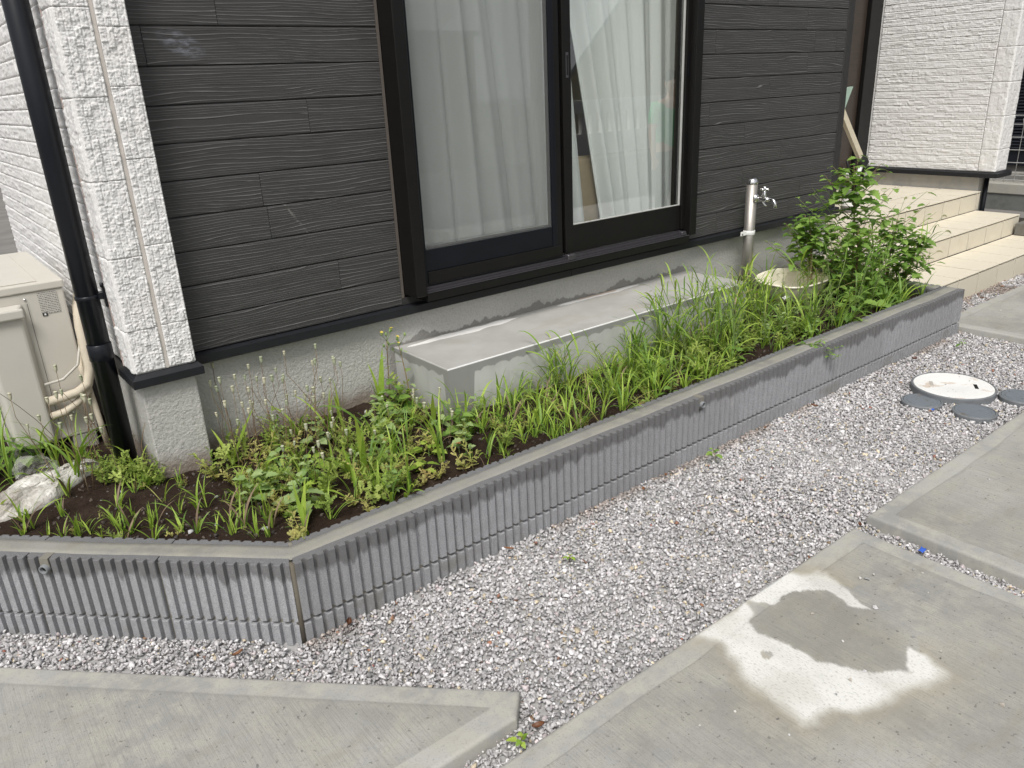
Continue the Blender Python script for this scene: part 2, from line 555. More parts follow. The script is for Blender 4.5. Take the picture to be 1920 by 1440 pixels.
def m_bench():
    m = Mat('cast_concrete_step', 0.75, 0.25)
    P = m.pos(); x, y, z = m.sep(P)
    big = m.noise(P, 5, 5, 0.6); fine = m.noise(P, 160, 3, 0.6)
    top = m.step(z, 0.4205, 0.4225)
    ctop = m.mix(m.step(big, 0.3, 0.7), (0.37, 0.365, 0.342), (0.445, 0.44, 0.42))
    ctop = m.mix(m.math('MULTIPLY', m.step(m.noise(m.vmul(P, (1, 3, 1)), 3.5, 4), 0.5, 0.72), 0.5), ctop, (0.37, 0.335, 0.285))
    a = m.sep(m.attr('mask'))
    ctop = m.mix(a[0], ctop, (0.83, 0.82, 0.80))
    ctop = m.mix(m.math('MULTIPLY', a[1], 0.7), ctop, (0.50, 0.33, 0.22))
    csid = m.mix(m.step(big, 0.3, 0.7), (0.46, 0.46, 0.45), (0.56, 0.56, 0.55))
    streak = m.noise(m.vmul(P, (28, 28, 2.5)), 1.0, 3, 0.6)
    csid = m.mix(m.math('MULTIPLY', m.step(streak, 0.5, 0.75), 0.25), csid, (0.36, 0.355, 0.34))
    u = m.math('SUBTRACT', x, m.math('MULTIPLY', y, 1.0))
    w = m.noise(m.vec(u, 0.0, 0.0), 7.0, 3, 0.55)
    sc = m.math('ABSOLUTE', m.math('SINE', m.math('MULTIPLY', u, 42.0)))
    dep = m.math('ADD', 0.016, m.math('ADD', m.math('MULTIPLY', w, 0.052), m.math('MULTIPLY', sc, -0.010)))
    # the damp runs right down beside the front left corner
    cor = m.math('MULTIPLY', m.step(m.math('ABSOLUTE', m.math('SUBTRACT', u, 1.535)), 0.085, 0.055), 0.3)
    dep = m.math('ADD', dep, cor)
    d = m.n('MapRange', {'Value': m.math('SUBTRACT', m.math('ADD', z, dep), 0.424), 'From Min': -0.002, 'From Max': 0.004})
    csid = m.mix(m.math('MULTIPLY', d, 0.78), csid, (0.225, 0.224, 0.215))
    g = m.math('MULTIPLY', m.step(z, 0.30, 0.20), m.step(m.noise(P, 12, 4), 0.35, 0.65))
    csid = m.mix(m.math('MULTIPLY', g, 0.55), csid, (0.24, 0.185, 0.135))
    edge = m.attr('edge')
    c = m.mix(top, csid, ctop)
    c = m.mix(m.math('MULTIPLY', fine, 0.15), c, (0.2, 0.2, 0.19))
    c = m.mix(edge, c, (0.74, 0.74, 0.73))
    m.col(c)
    m.nrm(m.bump(fine, 0.25, 0.0015))
    return m.m
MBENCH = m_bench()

def m_tile():
    m = Mat('cream_porcelain_tile', 0.6, 0.35)
    P = m.pos()
    r = m.rnd()
    n1 = m.noise(P, 45, 4); n2 = m.noise(P, 5, 4, 0.65)
    c = m.mix(n1, (0.62, 0.565, 0.45), (0.70, 0.65, 0.54))
    c = m.mix(m.math('MULTIPLY', r, 0.25), c, (0.58, 0.53, 0.43))
    c = m.mix(m.math('MULTIPLY', m.step(n2, 0.55, 0.75), 0.3), c, (0.52, 0.46, 0.35))
    m.col(c); m.nrm(m.bump(n1, 0.2, 0.001))
    return m.m
MTILE = m_tile()
MGROUT = plain('grey_grout', (0.05, 0.044, 0.036), 0.9, 0.1, var=0.2, scale=40)

def m_glass(name, tint=(0.955, 0.985, 0.97), refl=0.08):
    m = Mat(name)
    m.t.nodes.remove(m.p)
    tr = m.n('BsdfTransparent', {'Color': tint})
    gl = m.n('BsdfGlossy', {'Color': (0.95, 0.97, 0.97), 'Roughness': 0.01})
    fc = m.n('LayerWeight', {'Blend': 0.5}, out=1)
    fr = m.math('ADD', refl, m.math('MULTIPLY', m.math('POWER', fc, 5.0), 1.0 - refl))
    mx = m.t.nodes.new('ShaderNodeMixShader')
    m.t.links.new(fr, mx.inputs[0]); m.t.links.new(tr, mx.inputs[1]); m.t.links.new(gl, mx.inputs[2])
    m.t.links.new(mx.outputs[0], m.out.inputs['Surface'])
    return m.m
MGLASS = m_glass('window_glass', refl=0.21)

def m_cover(name, col, cover):
    """an open weave seen from afar: part fibre, part hole"""
    m = Mat(name, 0.9, 0.1)
    m.col(col)
    tr = m.n('BsdfTransparent', {'Color': (1, 1, 1)})
    mx = m.t.nodes.new('ShaderNodeMixShader')
    mx.inputs[0].default_value = cover
    m.t.links.new(tr, mx.inputs[1]); m.t.links.new(m.p.outputs[0], mx.inputs[2])
    m.t.links.new(mx.outputs[0], m.out.inputs['Surface'])
    return m.m
MSCREEN = m_cover('fly_screen_mesh', (0.22, 0.225, 0.22), 0.42)

def m_curtain():
    m = Mat('sheer_curtain', 0.9, 0.1)
    P = m.pos()
    nz = m.noise(m.vmul(P, (300, 300, 60)), 1.0, 2)
    m.col(m.mix(nz, (0.86, 0.88, 0.86), (0.92, 0.94, 0.92)))
    tl = m.n('BsdfTranslucent', {'Color': (0.8, 0.82, 0.8)})
    mx = m.t.nodes.new('ShaderNodeMixShader'); mx.inputs[0].default_value = 0.12
    m.t.links.new(m.p.outputs[0], mx.inputs[1]); m.t.links.new(tl, mx.inputs[2])
    tr = m.n('BsdfTransparent', {'Color': (1, 1, 1)})
    m2 = m.t.nodes.new('ShaderNodeMixShader'); m2.inputs[0].default_value = 0.95
    m.t.links.new(tr, m2.inputs[1]); m.t.links.new(mx.outputs[0], m2.inputs[2])
    m.t.links.new(m2.outputs[0], m.out.inputs['Surface'])
    return m.m
MCURTAIN = m_curtain()

def m_leaf(name, c1, c2, tip=None, rough=0.5, trans=0.35, scale=25.0):
    m = Mat(name, rough, 0.35)
    P = m.pos(); r = m.math('FRACT', m.math('ADD', m.rnd(), m.sep(m.attr('vary'))[0]))
    nz = m.noise(P, scale, 3)
    f = m.math('ADD', m.math('MULTIPLY', nz, 0.55), m.math('MULTIPLY', r, 0.5), clamp=True)
    c = m.mix(m.step(f, 0.2, 0.85), c1, c2)
    if tip is not None:
        c = m.mix(m.math('MULTIPLY', m.step(m.noise(P, 11, 3), 0.55, 0.72), 0.75), c, tip)
    m.col(c)
    m.nrm(m.bump(nz, 0.2, 0.002))
    tl = m.n('BsdfTranslucent', {'Color': m.mix(1.0, c, (1.15, 1.2, 0.6), 'MULTIPLY')})
    mx = m.t.nodes.new('ShaderNodeMixShader'); mx.inputs[0].default_value = trans
    m.t.links.new(m.p.outputs[0], mx.inputs[1]); m.t.links.new(tl, mx.inputs[2])
    m.t.links.new(mx.outputs[0], m.out.inputs['Surface'])
    return m.m
LGRASS = m_leaf('grass_leaf', (0.20, 0.33, 0.04), (0.46, 0.60, 0.11))
LGRASSD = m_leaf('grass_leaf_deep', (0.115, 0.225, 0.038), (0.26, 0.40, 0.08))
LWEED = m_leaf('weed_leaf', (0.135, 0.255, 0.048), (0.29, 0.44, 0.10))
LPALE = m_leaf('pale_weed_leaf', (0.24, 0.37, 0.12), (0.42, 0.53, 0.24))
LDRY = m_leaf('yellowing_leaf', (0.32, 0.37, 0.09), (0.64, 0.58, 0.24), tip=(0.46, 0.30, 0.15))
LFINE = m_leaf('fine_leaf', (0.22, 0.33, 0.06), (0.48, 0.56, 0.16))
LSTEM = m_leaf('green_stem', (0.13, 0.20, 0.06), (0.22, 0.28, 0.10), trans=0.1)
LSTEMR = m_leaf('reddish_stem', (0.17, 0.10, 0.055), (0.26, 0.19, 0.10), trans=0.05)
LSTRAW = m_leaf('dry_stalk', (0.14, 0.10, 0.065), (0.27, 0.20, 0.13), trans=0.05)
LPOD = m_leaf('seed_pod', (0.40, 0.45, 0.30), (0.60, 0.57, 0.43), trans=0.1)
LSEED = m_leaf('seed_spike', (0.22, 0.27, 0.10), (0.38, 0.38, 0.18), trans=0.2, scale=120)
LYELLOW = plain('yellow_petal', (0.78, 0.62, 0.06), 0.6, 0.2)
LORANGE = plain('salmon_petal', (0.82, 0.36, 0.22), 0.6, 0.2)
LDEAD = m_leaf('dead_leaf', (0.10, 0.040, 0.020), (0.24, 0.105, 0.045), trans=0.1)
# ------------------------------------------------------------------ ground, slabs, gravel, soil
XC, YW, ZT = 0.163, -0.990, 0.2543           # outer corner of the planter wall, top of wall
PITCHR = 0.0333
S2 = math.sqrt(0.5)
WALL_END = XC + 4.085

g = put('ground', mesh('ground', [(-300, -300, -0.035), (300, -300, -0.035), (300, 300, -0.035), (-300, 300, -0.035)], [(0, 1, 2, 3)]), MGROUND)
tag(g, kind='structure')

SLAB_Z = 0.030
def slab_profile(d):
    # rounded arris: height lost within 12 mm of the edge
    r = 0.011
    t = np.clip((r - d) / r, 0, 1)
    return -r * (1 - np.sqrt(np.clip(1 - t * t, 0, 1)))

def nonuni(a, b, coarse, fine_rng=None, fine=0.006):
    e = np.array([0, .0012, .003, .0055, .0085, .012, .03, .062, .066, .070])
    pts = set()
    for v in np.concatenate([a + e, b - e, np.arange(a, b, coarse)]): pts.add(round(float(v), 5))
    if fine_rng:
        for v in np.arange(max(a, fine_rng[0]), min(b, fine_rng[1]), fine): pts.add(round(float(v), 5))
    p = np.array(sorted(pts))
    keep = [0]
    for i in range(1, len(p)):
        if p[i] - p[keep[-1]] > 0.0008: keep.append(i)
    return p[keep]

# the white bloom on the near slab: an outer patch with a damp tongue left clear inside it
BLOOM = [(0.985, -1.728), (1.00, -1.79), (0.955, -1.90), (0.925, -2.00), (0.915, -2.085), (1.00, -2.125), (1.085, -2.165), (1.21, -2.205),
         (1.335, -2.225), (1.372, -2.125), (1.345, -2.130), (1.265, -2.165), (1.20, -2.122), (1.15, -2.05), (1.125, -1.96), (1.108, -1.84),
         (1.13, -1.79), (1.175, -1.770), (1.19, -1.725), (1.28, -1.718), (1.385, -1.718), (1.47, -1.785), (1.485, -1.835), (1.455, -1.94), (1.43, -1.98),
         (1.415, -1.93), (1.42, -1.86), (1.375, -1.80), (1.30, -1.785), (1.25, -1.777), (1.21, -1.745), (1.185, -1.725), (1.15, -1.722)]
CRISP = [(1.372, -2.125), (1.345, -2.130), (1.265, -2.165), (1.20, -2.122), (1.15, -2.05), (1.125, -1.96), (1.108, -1.84), (1.13, -1.79), (1.175, -1.770), (1.415, -1.93), (1.42, -1.86), (1.375, -1.80), (1.30, -1.785), (1.25, -1.777)]

def slab_rect(x0, x1, y0, y1, fx=None, fy=None, bloom=False):
    xs = nonuni(x0, x1, 0.05, fx); ys = nonuni(y0, y1, 0.05, fy)
    X, Y = np.meshgrid(xs, ys, indexing='ij')
    dx = np.minimum(X - x0, x1 - X); dy = np.minimum(Y - y0, y1 - Y)
    d = np.minimum(dx, dy)
    Z = SLAB_Z + slab_profile(d) + (fbm(X * 1.3, Y * 1.3, 5) - 0.5) * 0.003 * np.clip(d / 0.05, 0, 1)
    n, m = X.shape
    V = np.stack([X, Y, Z], -1).reshape(-1, 3)
    F = grid_faces(n, m)
    inner = np.clip((d - 0.064 + (vnoise(X * 9, Y * 9, 3) - .5) * 0.012) / 0.006, 0, 1)
    wh = np.zeros_like(X); fr = np.zeros_like(X); damp = np.zeros_like(X)
    if bloom:
        wx = X + (fbm(X * 15, Y * 15, 21, 5) - .5) * 0.05; wy = Y + (fbm(X * 15, Y * 15, 22, 5) - .5) * 0.05
        ins = inpoly(wx, wy, BLOOM)
        dd = distpoly(wx, wy, BLOOM); sd_ = np.where(ins, dd, -dd)
        crisp = np.minimum(np.hypot(X - 1.27, Y + 1.95) / 0.22, 9)      # crisp rim towards the damp tongue
        soft = np.clip((crisp - 0.90) / 0.35, 0, 1) * 0.042 + 0.007
        wh = np.clip((sd_ + soft * 0.5) / soft, 0, 1)
        wh = wh * wh * (3 - 2 * wh)
        wh *= 0.68 + 0.32 * np.clip((fbm(X * 11, Y * 7, 9) - .28) * 3, 0, 1)
        TONGUE = [(1.39, -2.10), (1.265, -2.165), (1.20, -2.122), (1.15, -2.05), (1.125, -1.96), (1.108, -1.84), (1.13, -1.79), (1.25, -1.777), (1.375, -1.80), (1.42, -1.86), (1.45, -1.98)]
        ti = inpoly(wx, wy, TONGUE); td = distpoly(wx, wy, TONGUE)
        damp = np.clip(.5 + np.where(ti, td, -td) / .05, 0, 1) * np.clip((1.50 - X + .25 * (Y + 2.0)) / .16, 0, 1)
        fr = np.exp(-np.clip(-sd_, 0, 1) / 0.05) * (crisp > 1.0) * (fbm(X * 4, Y * 4, 33) > .40)
        spot = np.hypot((X - 1.055), (Y + 1.90) ) < 0.016
        wh = np.where(spot, wh * 0.2, wh)
    # skirt down the sides
    idx = np.arange(n * m).reshape(n, m)
    loop = np.concatenate([idx[:, 0], idx[-1, 1:], idx[-2::-1, -1], idx[0, -2:0:-1]])
    low = V[loop].copy(); low[:, 2] = -0.05
    base = len(V)
    k = len(loop)
    Fs = np.stack([loop, base + np.arange(k), base + (np.arange(k) + 1) % k, np.roll(loop, -1)], 1)
    V = np.concatenate([V, low]); F = np.concatenate([F, Fs])
    me = mesh_np('pavement_slab', V, F, True)
    C = np.stack([inner.ravel(), wh.ravel(), fr.ravel()], 1)
    C = np.concatenate([C, np.zeros((k, 3))])
    attr_color(me, 'mask', C)
    attr_color(me, 'damp', np.concatenate([damp.ravel(), np.zeros(k)]))
    o = autosmooth(put('pavement_slab', me, MSLAB), 40)
    tag(o, kind='structure')
    return o

SLAB_B = (-2.2, 1.800, -4.6, -1.722)
SLAB_C = (1.905, 4.16, -4.6, -1.712)
SLAB_D = (4.275, 7.6, -2.6, -0.862)
slab_rect(SLAB_B[0], SLAB_B[1], SLAB_B[2], SLAB_B[3], (0.80, 1.60), (-2.30, -1.70), True)
slab_rect(*SLAB_C)
slab_rect(*SLAB_D)

SLAB_A = [(0.487, -1.571), (0.424, -1.636), (-2.6, -1.636), (-2.6, 1.516)]
def slab_poly(poly):
    bm = bmesh.new()
    vs = [bm.verts.new((x, y, 0)) for x, y in poly]
    bm.faces.new(vs)
    n = len(poly)
    cuts = []
    for i in range(n):
        a = Vector((*poly[i], 0)); b = Vector((*poly[(i + 1) % n], 0))
        t = (b - a).normalized(); nn = Vector((t.y, -t.x, 0))
        cen = Vector((-0.9, -0.6, 0))
        if (cen - a).dot(nn) < 0: nn = -nn
        for d in (.0012, .003, .0055, .0085, .012, .060, .068):
            cuts.append((a + nn * d, nn))
    for v in np.arange(-2.6, .5, 0.1): cuts.append((Vector((v, 0, 0)), Vector((1, 0, 0))))
    for v in np.arange(-1.6, 1.5, 0.1): cuts.append((Vector((0, v, 0)), Vector((0, 1, 0))))
    for co, no in cuts:
        bmesh.ops.bisect_plane(bm, geom=bm.verts[:] + bm.edges[:] + bm.faces[:], plane_co=co, plane_no=no)
    X = np.array([v.co.x for v in bm.verts]); Y = np.array([v.co.y for v in bm.verts])
    d = distpoly(X, Y, poly)
    Z = SLAB_Z + slab_profile(d) + (fbm(X * 1.3, Y * 1.3, 5) - 0.5) * 0.003 * np.clip(d / 0.05, 0, 1)
    for v, z in zip(bm.verts, Z): v.co.z = z
    be = [e for e in bm.edges if len(e.link_faces) == 1]
    r = bmesh.ops.extrude_edge_only(bm, edges=be)
    for v in [q for q in r['geom'] if isinstance(q, bmesh.types.BMVert)]: v.co.z = -0.05
    bmesh.ops.recalc_face_normals(bm, faces=bm.faces)
    me = bpy.data.meshes.new('pavement_slab')
    bm.to_mesh(me)
    X = np.array([v.co.x for v in bm.verts]); Y = np.array([v.co.y for v in bm.verts])
    bm.free()
    d = distpoly(X, Y, poly)
    inner = np.clip((d - 0.064) / 0.006, 0, 1)
    attr_color(me, 'mask', np.stack([inner, inner * 0, inner * 0], 1))
    o = autosmooth(put('pavement_slab', me, MSLAB), 40)
    tag(o, kind='structure')
slab_poly(SLAB_A)

MANHOLES = [(3.318, -1.372, 0.182), (3.083, -1.338, 0.088), (3.112, -1.556, 0.090), (3.425, -1.630, 0.092)]

def in_wall(x, y, mg=0.0):
    front = (x > XC - 0.05) & (x < WALL_END + mg) & (y > YW - mg) & (y < 0.2)
    s = (-(x - XC) + (y - YW)) * S2; t = ((x - XC) + (y - YW)) * S2
    left = (t > -mg) & (x <= XC)
    return front | left

def gravel_ok(x, y):
    ok = ~((x > SLAB_B[0]) & (x < SLAB_B[1] + .002) & (y > SLAB_B[2]) & (y < SLAB_B[3] + .002))
    ok &= ~((x > SLAB_C[0] - .002) & (x < SLAB_C[1] + .002) & (y > SLAB_C[2]) & (y < SLAB_C[3] + .002))
    ok &= ~((x > SLAB_D[0] - .002) & (x < SLAB_D[1]) & (y > SLAB_D[2]) & (y < SLAB_D[3] + .002))
    ok &= ~(inpoly(x, y, SLAB_A) )
    ok &= ~in_wall(x, y, 0.002)
    ok &= (y < -0.690) | (x < 4.0)
    for cx, cy, r in MANHOLES: ok &= np.hypot(x - cx, y - cy) > r + 0.001
    return ok

# crushed stone: convex chips in several shapes, one joined mesh
def chip_variants(k=14):
    out = []
    for i in range(k):
        rg = np.random.default_rng(100 + i)
        p = rg.normal(size=(9 + i % 4, 3)); p /= np.linalg.norm(p, axis=1)[:, None]
        p *= rg.uniform(0.75, 1.1, (len(p), 1)) * np.array([1.0, rg.uniform(.62, .95), rg.uniform(.42, .7)])
        bm = bmesh.new()
        for q in p: bm.verts.new(q)
        bmesh.ops.convex_hull(bm, input=bm.verts)
        for v in [v for v in bm.verts if not v.link_faces]: bm.verts.remove(v)
        bmesh.ops.triangulate(bm, faces=bm.faces)
        bm.verts.ensure_lookup_table(); bm.verts.index_update()
        V = np.array([v.co[:] for v in bm.verts]); F = np.array([[v.index for v in f.verts] for f in bm.faces])
        bm.free()
        out.append((V, F))
    return out
CHIPS = chip_variants()

def rot_mats(n, rg, tilt=1.0):
    q = rg.normal(size=(n, 4)) * np.array([1, tilt, tilt, 1]); q /= np.linalg.norm(q, axis=1)[:, None]
    w, x, y, z = q.T
    return np.stack([np.stack([1 - 2 * (y * y + z * z), 2 * (x * y - z * w), 2 * (x * z + y * w)], -1),
                     np.stack([2 * (x * y + z * w), 1 - 2 * (x * x + z * z), 2 * (y * z - x * w)], -1),
                     np.stack([2 * (x * z - y * w), 2 * (y * z + x * w), 1 - 2 * (x * x + y * y)], -1)], 1)

def scatter_chips(name, px, py, pz, size, tint, mat, rg, tilt=0.6):
    n = len(px)
    Rm = rot_mats(n, rg, tilt)
    which = rg.integers(0, len(CHIPS), n)
    Vs, Fs, Cs = [], [], []
    off = 0
    for k, (V, F) in enumerate(CHIPS):
        s = np.where(which == k)[0]
        if not len(s): continue
        P = np.einsum('nij,vj->nvi', Rm[s], V) * size[s][:, None, None] + np.stack([px[s], py[s], pz[s]], 1)[:, None, :]
        Vs.append(P.reshape(-1, 3))
        Fs.append((F[None] + (np.arange(len(s)) * len(V))[:, None, None] + off).reshape(-1, 3))
        Cs.append(np.repeat(tint[s], len(V), axis=0))
        off += len(s) * len(V)
    me = mesh_np(name, np.concatenate(Vs), np.concatenate(Fs))
    attr_color(me, 'tint', np.concatenate(Cs))
    return put(name, me, mat)

def make_gravel():
    rg = np.random.default_rng(3)
    N = 400000
    x = rg.uniform(-1.3, 7.2, N); y = rg.uniform(-2.9, 0.25, N)
    # keep only near the field of view
    k = gravel_ok(x, y)
    k &= ~((x > 4.1) & (y < -1.9)) & ~((x < 0.2) & (y < -1.9)) & ~((x > 1.7) & (x < 2) & (y < -2.6))
    x, y = x[k], y[k]
    dens = np.where(x > 4.4, 0.55, 1.0)
    k = rg.random(len(x)) < dens
    x, y = x[k], y[k]
    n = len(x)
    size = np.clip(rg.lognormal(np.log(0.0078), 0.28, n), 0.0040, 0.0175)
    und = (fbm(x * 2.2, y * 2.2, 8) - .5) * 0.016
    dw = np.clip((YW - y) / 0.12, 0, 1)
    z = -0.010 + und + rg.uniform(-0.007, 0.004, n) + (1 - dw) * 0.004
    base = rg.normal(0.455, 0.10, n) * (0.88 + 0.24 * fbm(x * 3, y * 3, 88))
    dark = rg.random(n) < 0.10
    base = np.where(dark, rg.uniform(.24, .38, n), base)
    base = np.where(rg.random(n) < 0.07, rg.uniform(.66, .78, n), base)
    base = np.clip(base, 0.20, 0.84)
    t = np.stack([base * 1.018, base * 0.993, base * 0.998], 1)
    tan = rg.random(n) < 0.035
    t[tan] = np.stack([base[tan] * 1.12, base[tan] * .95, base[tan] * .68], 1)
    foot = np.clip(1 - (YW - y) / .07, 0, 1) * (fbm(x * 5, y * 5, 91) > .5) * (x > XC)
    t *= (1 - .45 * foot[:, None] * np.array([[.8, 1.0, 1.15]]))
    brn = rg.random(n) < 0.004
    t[brn] = np.stack([rg.uniform(.2, .34, brn.sum()), rg.uniform(.11, .16, brn.sum()), rg.uniform(.06, .1, brn.sum())], 1)
    pk = rg.random(n) < 0.05
    t[pk] *= np.array([1.05, .95, .95])
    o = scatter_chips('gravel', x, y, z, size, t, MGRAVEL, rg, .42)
    tag(o, 'pale grey crushed stone gravel between the block wall and the slabs', 'gravel', kind='stuff')
    return n
NG = make_gravel()
tag(put('gravel_gap_sheet', mesh('gravel_gap_sheet', [(-2.6, -4.6, -.017), (7.6, -4.6, -.017), (7.6, -.66, -.017), (.2, -.66, -.017), (-2.6, 2.0, -.017)], [(0, 1, 2, 3, 4)]), plain('gap_brightening_grey', (.36, .355, .35), .95, .1, var=.3, scale=150)), kind='structure')  # pale sheet added under the stones to brighten the shaded gaps between them

# bed of earth inside the planter, running on into the side yard
SOILZ = 0.212
def soil_h(x, y):
    h = SOILZ + (fbm(x * 3.1, y * 3.1, 40) - .5) * 0.035 + (fbm(x * 17, y * 17, 41) - .5) * 0.018 + (fbm(x * 60, y * 60, 42, 2) - .5) * 0.012
    return h
def make_soil():
    xs = np.arange(-1.6, 4.16, 0.013); ys = np.arange(-0.90, 1.6, 0.013)
    X, Y = np.meshgrid(xs, ys, indexing='ij')
    Z = soil_h(X, Y)
    n, m = X.shape
    V = np.stack([X, Y, Z], -1).reshape(-1, 3)
    F = grid_faces(n, m)
    cx, cy = X.ravel(), Y.ravel()
    t = ((cx - XC) + (cy - YW)) * S2
    ok = (cy > YW + 0.085) & ((cx > XC + 0.03) | (t > 0.085)) & ~((cx > 0.2) & (cy > 0.06)) & ~((cx > .06) & (cy > .1)) & ~((cx < -1.0) & (cy < -.2))
    F = F[ok[F].all(1)]
    me = mesh_np('soil', V, F, True)
    o = put('soil', me, MSOIL)
    tag(o, kind='structure')
make_soil()
def soil_crumbs():
    rg = np.random.default_rng(5)
    N = 9000
    x = rg.uniform(-0.9, 4.1, N); y = rg.uniform(-.88, .9, N)
    t = ((x - XC) + (y - YW)) * S2
    ok = (y > YW + .13) & ((x > XC) | (t > .13)) & ~((x > .03) & (y > -.02)) & ~((x > 1.1) & (x < 3.04) & (y > -.39))
    x, y = x[ok], y[ok]; n = len(x)
    size = np.clip(rg.exponential(.0035, n) + .0015, .0015, .014)
    z = soil_h(x, y) + size * .2
    b = rg.uniform(.02, .065, n)[:, None] * np.array([[1.25, .85, .62]])
    pale = rg.random(n) < .05
    b[pale] = rg.uniform(.25, .5, pale.sum())[:, None]
    o = scatter_chips('soil_crumbs', x, y, z, size, b, MGRAVEL, rg, 1.0)
    tag(o, 'dark earth crumbs and small pale grit on the bed', 'soil crumbs', kind='stuff')
soil_crumbs()

# ------------------------------------------------------------------ ribbed block wall round the bed
wall = tag(empty('planter_wall', (2.2, YW, 0.0)), 'low ribbed grey concrete block wall edging the weed bed', 'block wall')

def block_me(L=0.397, T=0.12, H=0.19, ribs_in=True):
    nr = int(round(L / PITCHR))
    out = []
    for k in range(nr):
        a = k * PITCHR
        out += [(a + .0008, .0140), (a + .0100, .0140), (a + .0132, .0), (a + min(PITCHR, L - a) - .0018, .0)]
    out.append((L, .0085 if False else .003))
    inn = []
    for k in range(nr - 1, -1, -1):
        a = k * PITCHR
        inn += [(a + min(PITCHR, L - a) - .0018, T), (a + .0108, T), (a + .0085, T - .007), (a + .0008, T - .007)]
    inn = [(L, T - .003)] + inn
    poly = out + inn
    n = len(poly)
    zs = [(0.0, .0022), (.0028, 0.0), (H - .0022, 0.0), (H, .0014)]
    V = []
    for z, ins in zs:
        for x, y in poly:
            V.append((x, y + (ins if y < T / 2 else -ins), z))
    F = []
    for r in range(len(zs) - 1):
        for i in range(n):
            F.append((r * n + i, r * n + (i + 1) % n, (r + 1) * n + (i + 1) % n, (r + 1) * n + i))
    F.append(tuple(range(n))[::-1]); F.append(tuple(3 * n + i for i in range(n)))
    me = mesh('block', V, F)
    fix(me)
    me.materials.append(MBLOCK)
    return me
BLOCK = block_me()
ZC = [(ZT - 0.19), (ZT - 0.39)]          # bottom of the upper and lower course

def block_clip(me, M, planes, name='block'):
    bm = bmesh.new(); bm.from_mesh(me); bm.transform(M)
    for co, no in planes:
        r = bmesh.ops.bisect_plane(bm, geom=bm.verts[:] + bm.edges[:] + bm.faces[:], plane_co=co, plane_no=no, clear_outer=True)
        ed = [e for e in r['geom_cut'] if isinstance(e, bmesh.types.BMEdge)]
        if ed: bmesh.ops.edgeloop_fill(bm, edges=ed)
    bmesh.ops.recalc_face_normals(bm, faces=bm.faces)
    m2 = bpy.data.meshes.new(name)
    bm.to_mesh(m2); bm.free()
    m2.materials.append(MBLOCK)
    return m2

def place_block(M):
    o = bpy.data.objects.new('block', BLOCK)
    COL.objects.link(o)
    o.parent = wall
    o.matrix_parent_inverse = Matrix.Translation(-wloc(wall))
    o.matrix_basis = M
    return o

corner = Vector((XC, YW, 0))
miter_n = Vector((0.9239, -0.3827, 0))
for ci, zc in enumerate(ZC):
    jit = lambda: random.uniform(-.0008, .0008)
    # front run
    M0 = Matrix.Translation((XC, YW, zc))
    put('block', block_clip(BLOCK, M0, [(corner + miter_n * .005, -miter_n)]), None, wall)
    for k in range(1, 10):
        place_block(Matrix.Translation((XC + 0.4 * k, YW + jit(), zc)))
    put('block', block_clip(BLOCK, Matrix.Translation((XC + 4.0, YW, zc)), [(Vector((WALL_END, 0, 0)), Vector((1, 0, 0)))]), None, wall)
    # angled run going back to the left
    for k in range(4):
        d = Vector((-S2, S2, 0))
        s1 = 0.4 * (k + 1) - .003
        org = corner + d * s1
        M = Matrix.Translation((org.x, org.y, zc)) @ Matrix.Rotation(R(-45), 4, 'Z')
        if k == 0:
            put('block', block_clip(BLOCK, M, [(corner - miter_n * .005, miter_n)]), None, wall)
        else:
            place_block(M)
    # return at the far end, along the steps
    for k in range(2):
        M = Matrix.Translation((WALL_END, YW + .124 + .4 * k, zc)) @ Matrix.Rotation(R(90), 4, 'Z')
        place_block(M)
# mortar core seen in the joints
def strip_path(t, ext=0.0):
    """offset t inward of the outer face: list of xy along left run, corner, front run"""
    mi = Vector((0.3827, 0.9239)) / 0.9239
    c = Vector((XC, YW)) + mi * t
    d = Vector((-S2, S2)); n = Vector((S2, S2))
    return c, Vector((XC, YW)) + d * 1.62 + n * t, Vector((WALL_END - .004 - ext, YW + t))
def wall_core(name, t0, t1, z0, z1, mat):
    a = strip_path(t0); b = strip_path(t1)
    V = []
    for z in (z0, z1):
        V += [(*a[1], z), (*a[0], z), (*a[2], z), (*b[2], z), (*b[0], z), (*b[1], z)]
    F = [(0, 1, 4, 5), (1, 2, 3, 4), (6, 11, 10, 7), (7, 10, 9, 8)]
    for i in range(6): F.append((i, (i + 1) % 6, 6 + (i + 1) % 6, 6 + i))
    me = mesh(name, V, F); fix(me)
    return put(name, me, mat, wall)
wall_core('mortar_joint', 0.0150, 0.1050, -0.05, ZT - 0.012, MJOINT)

